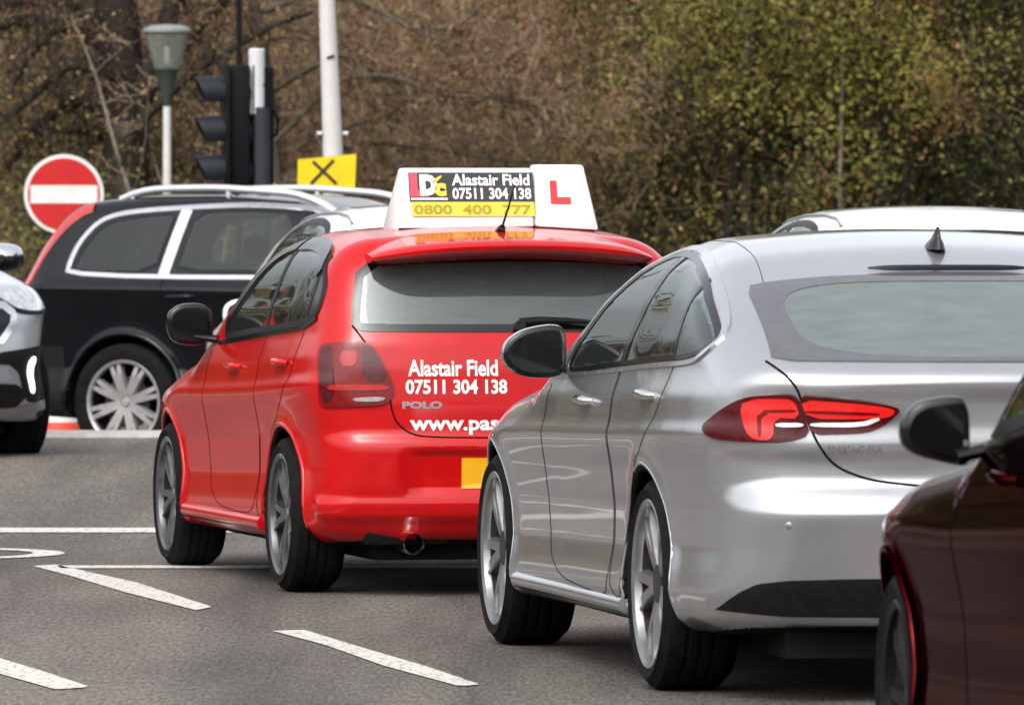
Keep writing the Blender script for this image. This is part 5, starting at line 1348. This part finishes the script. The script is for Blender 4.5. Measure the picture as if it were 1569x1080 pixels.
# ---------------------------------------------------------------- vegetation
for nm, cc in dict(bark_dark=(.022, .017, .013), bark_grey=(.085, .070, .052), bark_pale=(.20, .17, .13), birch=(.24, .225, .19), twig_a=(.17, .108, .072), twig_b=(.25, .17, .11), twig_c=(.05, .036, .026), twig_d=(.20, .155, .10),
                   leaf_rust=(.21, .095, .045), leaf_tan=(.31, .20, .10), leaf_olive=(.155, .135, .034), leaf_yellow=(.165, .145, .03), leaf_green=(.09, .105, .022), leaf_deep=(.018, .024, .009)).items():
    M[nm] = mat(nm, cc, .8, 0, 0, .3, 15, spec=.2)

def tubes_np(segs, sides):
    """segs: list of (polyline Nx3, radii N)"""
    V = []; Q = []; n = 0
    for p, r in segs:
        p = np.asarray(p); m = len(p)
        t = np.gradient(p, axis=0); t /= np.linalg.norm(t, axis=1)[:, None] + 1e-9
        ref = np.where(np.abs(t[:, 2:3]) > .8, np.array([[1., 0, 0]]), np.array([[0, 0, 1.]]))
        u = np.cross(t, ref); u /= np.linalg.norm(u, axis=1)[:, None] + 1e-9; w = np.cross(u, t)
        a = np.arange(sides) * 2 * np.pi / sides
        ring = p[:, None] + np.asarray(r)[:, None, None] * (np.cos(a)[None, :, None] * u[:, None] + np.sin(a)[None, :, None] * w[:, None])
        V.append(ring.reshape(-1, 3))
        i = np.arange(m - 1)[:, None] * sides + np.arange(sides)[None]; j = np.arange(m - 1)[:, None] * sides + (np.arange(sides)[None] + 1) % sides
        Q.append(np.stack([i, j, j + sides, i + sides], -1).reshape(-1, 4) + n); n += m * sides
    return np.concatenate(V), np.concatenate(Q)

def wander(p, d, L, n, r, wob, up=0.0):
    pts = [np.array(p, float)]; d = np.array(d, float); d /= np.linalg.norm(d)
    for _ in range(n):
        d = d + r.normal(0, wob, 3) + np.array([0, 0, up]); d /= np.linalg.norm(d)
        pts.append(pts[-1] + d * L / n)
    return np.array(pts)

def leaves_np(P, size, r, flat=.4):
    n = len(P); a = r.normal(size=(n, 3)); a /= np.linalg.norm(a, axis=1)[:, None]
    b = np.cross(a, r.normal(size=(n, 3))); b /= np.linalg.norm(b, axis=1)[:, None]
    s = (size * r.uniform(.5, 1.5, n))[:, None]
    v = np.stack([P - a * s, P + b * s * .55, P + a * s, P - b * s * .55], 1).reshape(-1, 3)
    return v, np.arange(4 * n).reshape(-1, 4)

def grow(r, base, H, r0, lean=(0, 0), limbs=9, spread=.5, first=.25, wob=.08, sub=6, twig=5, droop=0.0):
    tr = wander(base, (lean[0], lean[1], 1), H, 12, r, wob * .6, .05)
    big = [(tr, np.linspace(r0, r0 * .25, len(tr)))]; small = []; tips = []
    for i in range(limbs):
        t = first + (1 - first) * (i + r.uniform(0, .8)) / limbs
        k = min(int(t * 12), 11); p = tr[k]; a = r.uniform(0, 2 * np.pi)
        L = H * spread * (1.15 - t) * r.uniform(.7, 1.3) + .3
        d = np.array([math.cos(a), math.sin(a) * .8, r.uniform(.15, .9) - droop])
        lb = wander(p, d, L, 8, r, .16, .04 - droop * .08); rr = r0 * (1 - t * .7) * .42
        big.append((lb, np.linspace(rr, rr * .25, len(lb))))
        for j in range(sub):
            q = lb[r.integers(2, len(lb))]; dd = r.normal(0, 1, 3); dd[2] = abs(dd[2]) * .6 - droop
            tw = wander(q, dd, L * r.uniform(.25, .55), 5, r, .22, .03); small.append((tw, np.linspace(max(rr * .22, .005), .003, len(tw))))
            for _ in range(twig):
                q2 = tw[r.integers(1, len(tw))]; dd2 = r.normal(0, 1, 3); t2 = wander(q2, dd2, L * r.uniform(.1, .28), 3, r, .2, .02)
                small.append((t2, np.linspace(.004, .0018, len(t2)))); tips.append(t2[-1]); tips.append(t2[1])
    return big, small, np.array(tips)

def tree(name, label, cat, group, base, H, r0, bark, twigs, leaf, nleaf, seed, size=.03, cloud=.10, **kw):
    r = np.random.default_rng(seed)
    big, small, tips = grow(r, (0, 0, 0), H, r0, **kw)
    o = empty(name, base, r.uniform(0, .0), label, cat, group)
    v, q = tubes_np(big, 7); link('trunk', mesh_np('trunk', v, [q]), M[bark], o)
    v, q = tubes_np(small, 3); mi = [np.repeat(r.integers(0, len(twigs), len(q) // 3 + 1), 3)[:len(q)]]
    V = [v]; Q = [q]
    if nleaf:
        P = tips[r.integers(0, len(tips), nleaf)] + r.normal(0, cloud, (nleaf, 3))
        lv, lq = leaves_np(P, size, r); Q.append(lq + len(v)); V.append(lv)
        # leaf colour follows the clump it belongs to
        cl = (np.sin(P[:, 0] * 3.1 + seed) + np.sin(P[:, 1] * 2.3 + 1.3 * seed) + np.sin(P[:, 2] * 2.9) + r.normal(0, .5, nleaf))
        mi.append(len(twigs) + np.clip(((cl + 2.2) / 4.4 * len(leaf)).astype(int), 0, len(leaf) - 1))
    me = mesh_np('crown', np.concatenate(V), Q, False, None, np.concatenate(mi))
    link('crown', me, [M[m] for m in list(twigs) + list(leaf)], o)
    return o

def wood():
    r = np.random.default_rng(11)
    k = lambda Y: Y / 13000
    wx = lambda px, Y: (px - 784.5) * Y / 13000
    G = lambda x, y: float(gz(x, y))
    # big dark tree at the left with long limbs
    Y = 77.6; x = wx(190, Y); z0 = G(x, Y)
    o = empty('tree', (x, Y, z0 - .2), 0, 'big dark bare tree with thick limbs behind the no entry sign', 'tree')
    wz = lambda py: 1.534 - (py - 313) * Y / 13000 - z0 + .2
    rel = lambda pts, dy=0.0: np.array([(wx(px, Y) - x, dy + .1 * math.sin(px), wz(py)) for px, py in pts])
    def smooth(p, n=24):
        p = np.asarray(p, float); L = np.concatenate([[0], np.cumsum(np.linalg.norm(np.diff(p, axis=0), axis=1))]); t = np.linspace(0, L[-1], n)
        q = np.stack([np.interp(t, L, p[:, i]) for i in range(3)], 1); e = q.copy()
        for _ in range(2): e[1:-1] = .25 * e[:-2] + .5 * e[1:-1] + .25 * e[2:]
        return e
    limbs = [([(192, 560), (196, 330), (190, 180), (183, 60), (170, -60), (180, -250)], .24, .18), ([(196, 250), (225, 120), (260, 20), (290, -80)], .12, .08),
             ([(188, 200), (130, 150), (60, 185), (10, 260)], .07, .03), ([(186, 120), (110, 95), (50, 150), (0, 190)], .06, .03), ([(182, 80), (100, 40), (30, 30), (-60, 60)], .08, .04), ([(180, 30), (90, -5), (0, 5), (-40, 10)], .09, .06),
             ([(195, 230), (140, 205), (80, 200), (30, 215)], .05, .02), ([(215, 160), (290, 60), (340, 10), (390, -60)], .06, .03), ([(205, 200), (300, 110), (420, 40), (480, 20)], .05, .02),
             ([(190, 50), (120, 20), (60, 70), (20, 130)], .05, .02), ([(200, 300), (260, 260), (330, 250)], .04, .02)]
    big = []; small = []; tips = []
    for pts, a, b in limbs:
        p = smooth(rel(pts, r.uniform(-.3, .3) if a < .15 else 0)); big.append((p, np.linspace(a, b, len(p)) * 1.0))
        for _ in range(34 if a < .15 else 8):
            q = p[r.integers(3, len(p))]; d = r.normal(0, 1, 3); tw = wander(q, d, r.uniform(.3, 1.0), 6, r, .2, .02); small.append((tw, np.linspace(.012, .003, 7)))
            for _ in range(5): t2 = wander(tw[r.integers(1, 7)], r.normal(0, 1, 3), r.uniform(.1, .4), 3, r, .2); small.append((t2, np.linspace(.005, .002, 4))); tips.append(t2[-1])
    v, q = tubes_np(big, 9); link('trunk', mesh_np('trunk', v, [q]), M['bark_dark'], o)
    v, q = tubes_np(small, 3); tips = np.array(tips); P = tips[r.integers(0, len(tips), 5000)] + r.normal(0, .07, (5000, 3)); lv, lq = leaves_np(P, .016, r)
    mi = np.concatenate([np.zeros(len(q), int), 1 + r.integers(0, 3, len(lq))])
    link('crown', mesh_np('crown', np.concatenate([v, lv]), [q, lq + len(v)], False, None, mi), [M['twig_c'], M['leaf_rust'], M['leaf_olive'], M['leaf_tan']], o)
    # bare tree whose long limbs reach across behind the roof sign
    Y = 78.2; x = wx(420, Y); z0 = G(x, Y)
    o = empty('tree', (x, Y, z0 - .2), 0, 'grey-brown bare tree with long limbs reaching right above the roof sign', 'tree')
    limbs = [([(415, 600), (425, 300), (410, 120), (380, -40), (370, -200)], .10, .07), ([(415, 140), (520, 80), (575, 110), (640, 160), (665, 150)], .05, .02), ([(400, 20), (480, -10), (560, 5), (640, 52), (700, 45), (740, 10)], .05, .02),
             ([(420, 220), (520, 120), (600, 115), (680, 150), (740, 148), (830, 165)], .045, .015), ([(425, 260), (560, 215), (650, 225), (760, 245), (860, 250), (1000, 275)], .04, .015), ([(424, 240), (520, 200), (600, 175), (640, 140)], .03, .012),
             ([(640, 160), (700, 140), (790, 150), (830, 185)], .022, .01), ([(412, 160), (350, 120), (300, 40), (270, -30)], .04, .02), ([(1040, 60), (1000, 130), (930, 190), (880, 215)], .016, .007),
             ([(424, 300), (470, 270), (520, 285), (590, 270)], .03, .01), ([(640, 52), (700, 70), (760, 100), (820, 105)], .02, .008)]
    big = []; small = []; tips = []
    for pts, a, b in limbs:
        p = smooth(rel(pts, r.uniform(-.3, .3) if a < .08 else 0)); big.append((p, np.linspace(a, b, len(p)) * .75))
        for _ in range(40):
            q = p[r.integers(3, len(p))]; d = r.normal(0, 1, 3); tw = wander(q, d, r.uniform(.25, .9), 6, r, .2, .02); small.append((tw, np.linspace(.009, .003, 7)))
            for _ in range(6): t2 = wander(tw[r.integers(1, 7)], r.normal(0, 1, 3), r.uniform(.1, .35), 3, r, .2); small.append((t2, np.linspace(.0045, .002, 4))); tips.append(t2[-1])
    v, q = tubes_np(big, 7); link('trunk', mesh_np('trunk', v, [q]), M['bark_grey'], o)
    v, q = tubes_np(small, 3); tips = np.array(tips); P = tips[r.integers(0, len(tips), 6000)] + r.normal(0, .06, (6000, 3)); lv, lq = leaves_np(P, .013, r)
    mi = np.concatenate([np.repeat(r.integers(0, 3, len(q) // 3 + 1), 3)[:len(q)], 3 + r.integers(0, 3, len(lq))])
    link('crown', mesh_np('crown', np.concatenate([v, lv]), [q, lq + len(v)], False, None, mi), [M['twig_a'], M['twig_b'], M['twig_c'], M['leaf_rust'], M['leaf_tan'], M['leaf_olive']], o)
    # pale bent saplings between the lamp and the signal
    o = None
    for px, Y, H, ln, sd in ((238, 76.5, 3.4, (-.10, 0), 5), (300, 76.8, 2.6, (-.35, 0), 6), (318, 76.2, 2.4, (.30, 0), 8)):
        x = wx(px, Y)
        tree('sapling', {238: 'thin pale sapling bending up beside the street lamp', 300: 'thin pale leaning sapling just left of the traffic light', 318: 'thin pale sapling leaning right behind the traffic light'}[px], 'sapling', None, (x, Y, G(x, Y) - .1), H, .028, 'bark_pale', ['twig_d', 'twig_b'], ['leaf_tan'], 150, sd, .015, .05, lean=ln, limbs=7, spread=.35, sub=3, twig=3, wob=.16)
    # young leafy trees on the right
    spec = [(1010, 79.5, 4.6, .05, 31, 'olive', 'slender olive-leaved young tree above the roof of the red car'), (1100, 78.6, 5.5, .07, 32, 'mix', 'yellow-green leafy tree behind the silver car roof, left of the birches'),
            (1210, 79.6, 5.2, .06, 33, 'deep', 'dark green leafy tree in deep shade behind the pale trunks'), (1345, 78.4, 5.4, .07, 34, 'mix', 'tall yellow-green leafy tree right of the birches'),
            (1420, 80, 6, .08, 35, 'deep', 'dark-hearted leafy tree above the white roof'), (1500, 78.2, 5.2, .07, 36, 'gold', 'golden-brown leafy tree near the right edge'), (1585, 79, 6, .08, 37, 'mix', 'leafy tree cut by the right edge of the picture'),
            (1290, 81, 6, .07, 38, 'deep', 'dark tree far back between the birches'), (1160, 81.5, 6.5, .08, 39, 'olive', 'tall olive tree at the back of the bank')]
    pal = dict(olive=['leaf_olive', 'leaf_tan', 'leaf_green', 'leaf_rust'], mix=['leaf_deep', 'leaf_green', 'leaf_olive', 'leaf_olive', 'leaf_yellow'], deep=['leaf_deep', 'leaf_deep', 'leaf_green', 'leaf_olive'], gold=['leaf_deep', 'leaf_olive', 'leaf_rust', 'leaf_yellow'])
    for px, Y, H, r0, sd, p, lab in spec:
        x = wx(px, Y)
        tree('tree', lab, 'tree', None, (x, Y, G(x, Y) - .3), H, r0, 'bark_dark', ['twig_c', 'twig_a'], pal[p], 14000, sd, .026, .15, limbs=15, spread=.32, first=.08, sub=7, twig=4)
    for px, Y, H, sd, lab in ((1240, 79.2, 5, 51, 'pale thin birch trunk, left of the pair in the dark gap'), (1291, 78.3, 5, 52, 'brightest white birch trunk in the dark gap among the trees'), (1384, 79.0, 4, 53, 'short pale birch stem low above the white car roof'), (1147, 79.3, 4.5, 54, 'thin pale birch leaning among olive leaves')):
        x = wx(px, Y)
        tree('birch_tree', lab, 'tree', None, (x, Y, G(x, Y) - .2), H, .026, 'birch', ['twig_c', 'twig_a'], ['leaf_green', 'leaf_olive'], 900, sd, .022, .12, limbs=6, spread=.12, first=.6, sub=4, twig=3, wob=.04)
    # woodland thicket: a mass of twigs, dead leaves and young leaves over the whole bank
    def thicket(name, n, xr, yr, hh, twigs, leaf, nl, seed, size, lift=0.0, wl=(.5, 1.6)):
        r = np.random.default_rng(seed); segs = []; tips = []
        for _ in range(n):
            x = r.uniform(*xr); y = r.uniform(*yr); b = np.array([x, y, G(x, y) + r.uniform(0, hh) + lift])
            d = np.array([r.normal(0, .9), r.normal(0, .5), r.uniform(-.1, 1.2)])
            p = wander(b, d, r.uniform(*wl), 6, r, .16, .0); a = r.uniform(.003, .009); segs.append((p, np.linspace(a, a * .4, 7)))
            tips.append(p[2:])
            for _ in range(2):
                t2 = wander(p[r.integers(1, 6)], r.normal(0, 1, 3), r.uniform(.15, .5), 3, r, .2); segs.append((t2, np.linspace(.004, .002, 4))); tips.append(t2[1:])
        tips = np.concatenate(tips)
        v, q = tubes_np(segs, 3); mi = np.concatenate([np.repeat(r.integers(0, len(twigs)), 18) if False else np.zeros(0, int)])
        mi = r.integers(0, len(twigs), len(q) // 18 + 1).repeat(18)[:len(q)]
        P = tips[r.integers(0, len(tips), nl)] + r.normal(0, .09, (nl, 3)); lv, lq = leaves_np(P, size, r)
        cl = np.sin(P[:, 0] * 2.3 + seed) + np.sin(P[:, 2] * 2.7 + P[:, 1] * .9) + r.normal(0, .55, nl)
        ml = len(twigs) + np.clip(((cl + 2.4) / 4.8 * len(leaf)).astype(int), 0, len(leaf) - 1)
        o = link(name, mesh_np(name, np.concatenate([v, lv]), [q, lq + len(v)], False, None, np.concatenate([mi, ml])), [M[m] for m in twigs + leaf])
        return tag(o, None, None, None, 'stuff')
    thicket('dark_thicket', 3000, (-8, -2.7), (79, 92), 2.2, ['twig_c', 'twig_a', 'twig_c', 'twig_b'], ['leaf_deep', 'leaf_rust', 'leaf_olive', 'leaf_rust', 'leaf_deep'], 26000, 65, .022)
    thicket('brown_thicket', 4400, (-3.6, 2.0), (79.5, 93), 2.2, ['twig_a', 'twig_b', 'twig_c', 'twig_b'], ['leaf_rust', 'leaf_tan', 'leaf_rust', 'leaf_olive'], 80000, 61, .019)
    thicket('brown_undergrowth', 2200, (-2.5, 2.6), (78.5, 90), 1.4, ['twig_a', 'twig_b', 'twig_d'], ['leaf_rust', 'leaf_tan', 'leaf_olive', 'leaf_tan'], 26000, 62, .024)
    thicket('green_undergrowth', 2600, (1.4, 8), (79, 92), 2.4, ['twig_c', 'twig_a'], ['leaf_deep', 'leaf_deep', 'leaf_green', 'leaf_olive', 'leaf_yellow'], 95000, 63, .024)
    thicket('left_undergrowth', 1500, (-7.5, -3.0), (75.5, 82), 1.0, ['twig_c', 'twig_a'], ['leaf_deep', 'leaf_green', 'leaf_olive', 'leaf_olive', 'leaf_rust'], 24000, 64, .028)

def far_wood():
    # the wood goes on to the left of the picture; paint and glass of the cars mirror it
    r = np.random.default_rng(77); n = 44000
    x = r.uniform(-48, -9, n); x = np.where(r.uniform(0, 1, n) < .45, -x - 1.5, x); y = 79 + r.uniform(0, 8, n)
    top = 4.5 + 2.2 * np.sin(x * .45) + 1.4 * np.sin(x * 1.3 + 1) + .8 * np.sin(x * 3.1)
    z = gz(x, y) - .2 + top * r.uniform(0, 1, n) ** .8
    v, q = leaves_np(np.stack([x, y, z], 1), .16, r)
    segs = []
    for i in range(150):
        xx = r.uniform(-48, -9) if i < 90 else r.uniform(8, 45); yy = r.uniform(79, 84); p = wander((xx, yy, float(gz(xx, yy)) - .2), (r.normal(0, .15), 0, 1), r.uniform(3, 7), 6, r, .08); segs.append((p, np.linspace(.10, .03, 7)))
    tv, tq = tubes_np(segs, 6)
    mi = np.concatenate([r.integers(1, 5, len(q)), np.zeros(len(tq), int)])
    tag(link('far_wood', mesh_np('far_wood', np.concatenate([v, tv]), [q, tq + len(v)], False, None, mi), [M['bark_dark'], M['leaf_olive'], M['leaf_rust'], M['leaf_deep'], M['leaf_green']]), None, None, None, 'stuff')

# ---------------------------------------------------------------- build
setting(); markings(); street_furniture(); wood(); far_wood()
red = make_red(); make_roof_sign(red); make_silver(); make_maroon(); make_estate(); make_crossover()
make_white('white hatchback hidden ahead of the red car, only its curved roof edge showing', -.31, 43.6, 12, .085)
make_white('white car ahead of the silver fastback, only its pale roof showing', 2.16, 42.8, 10, .075)
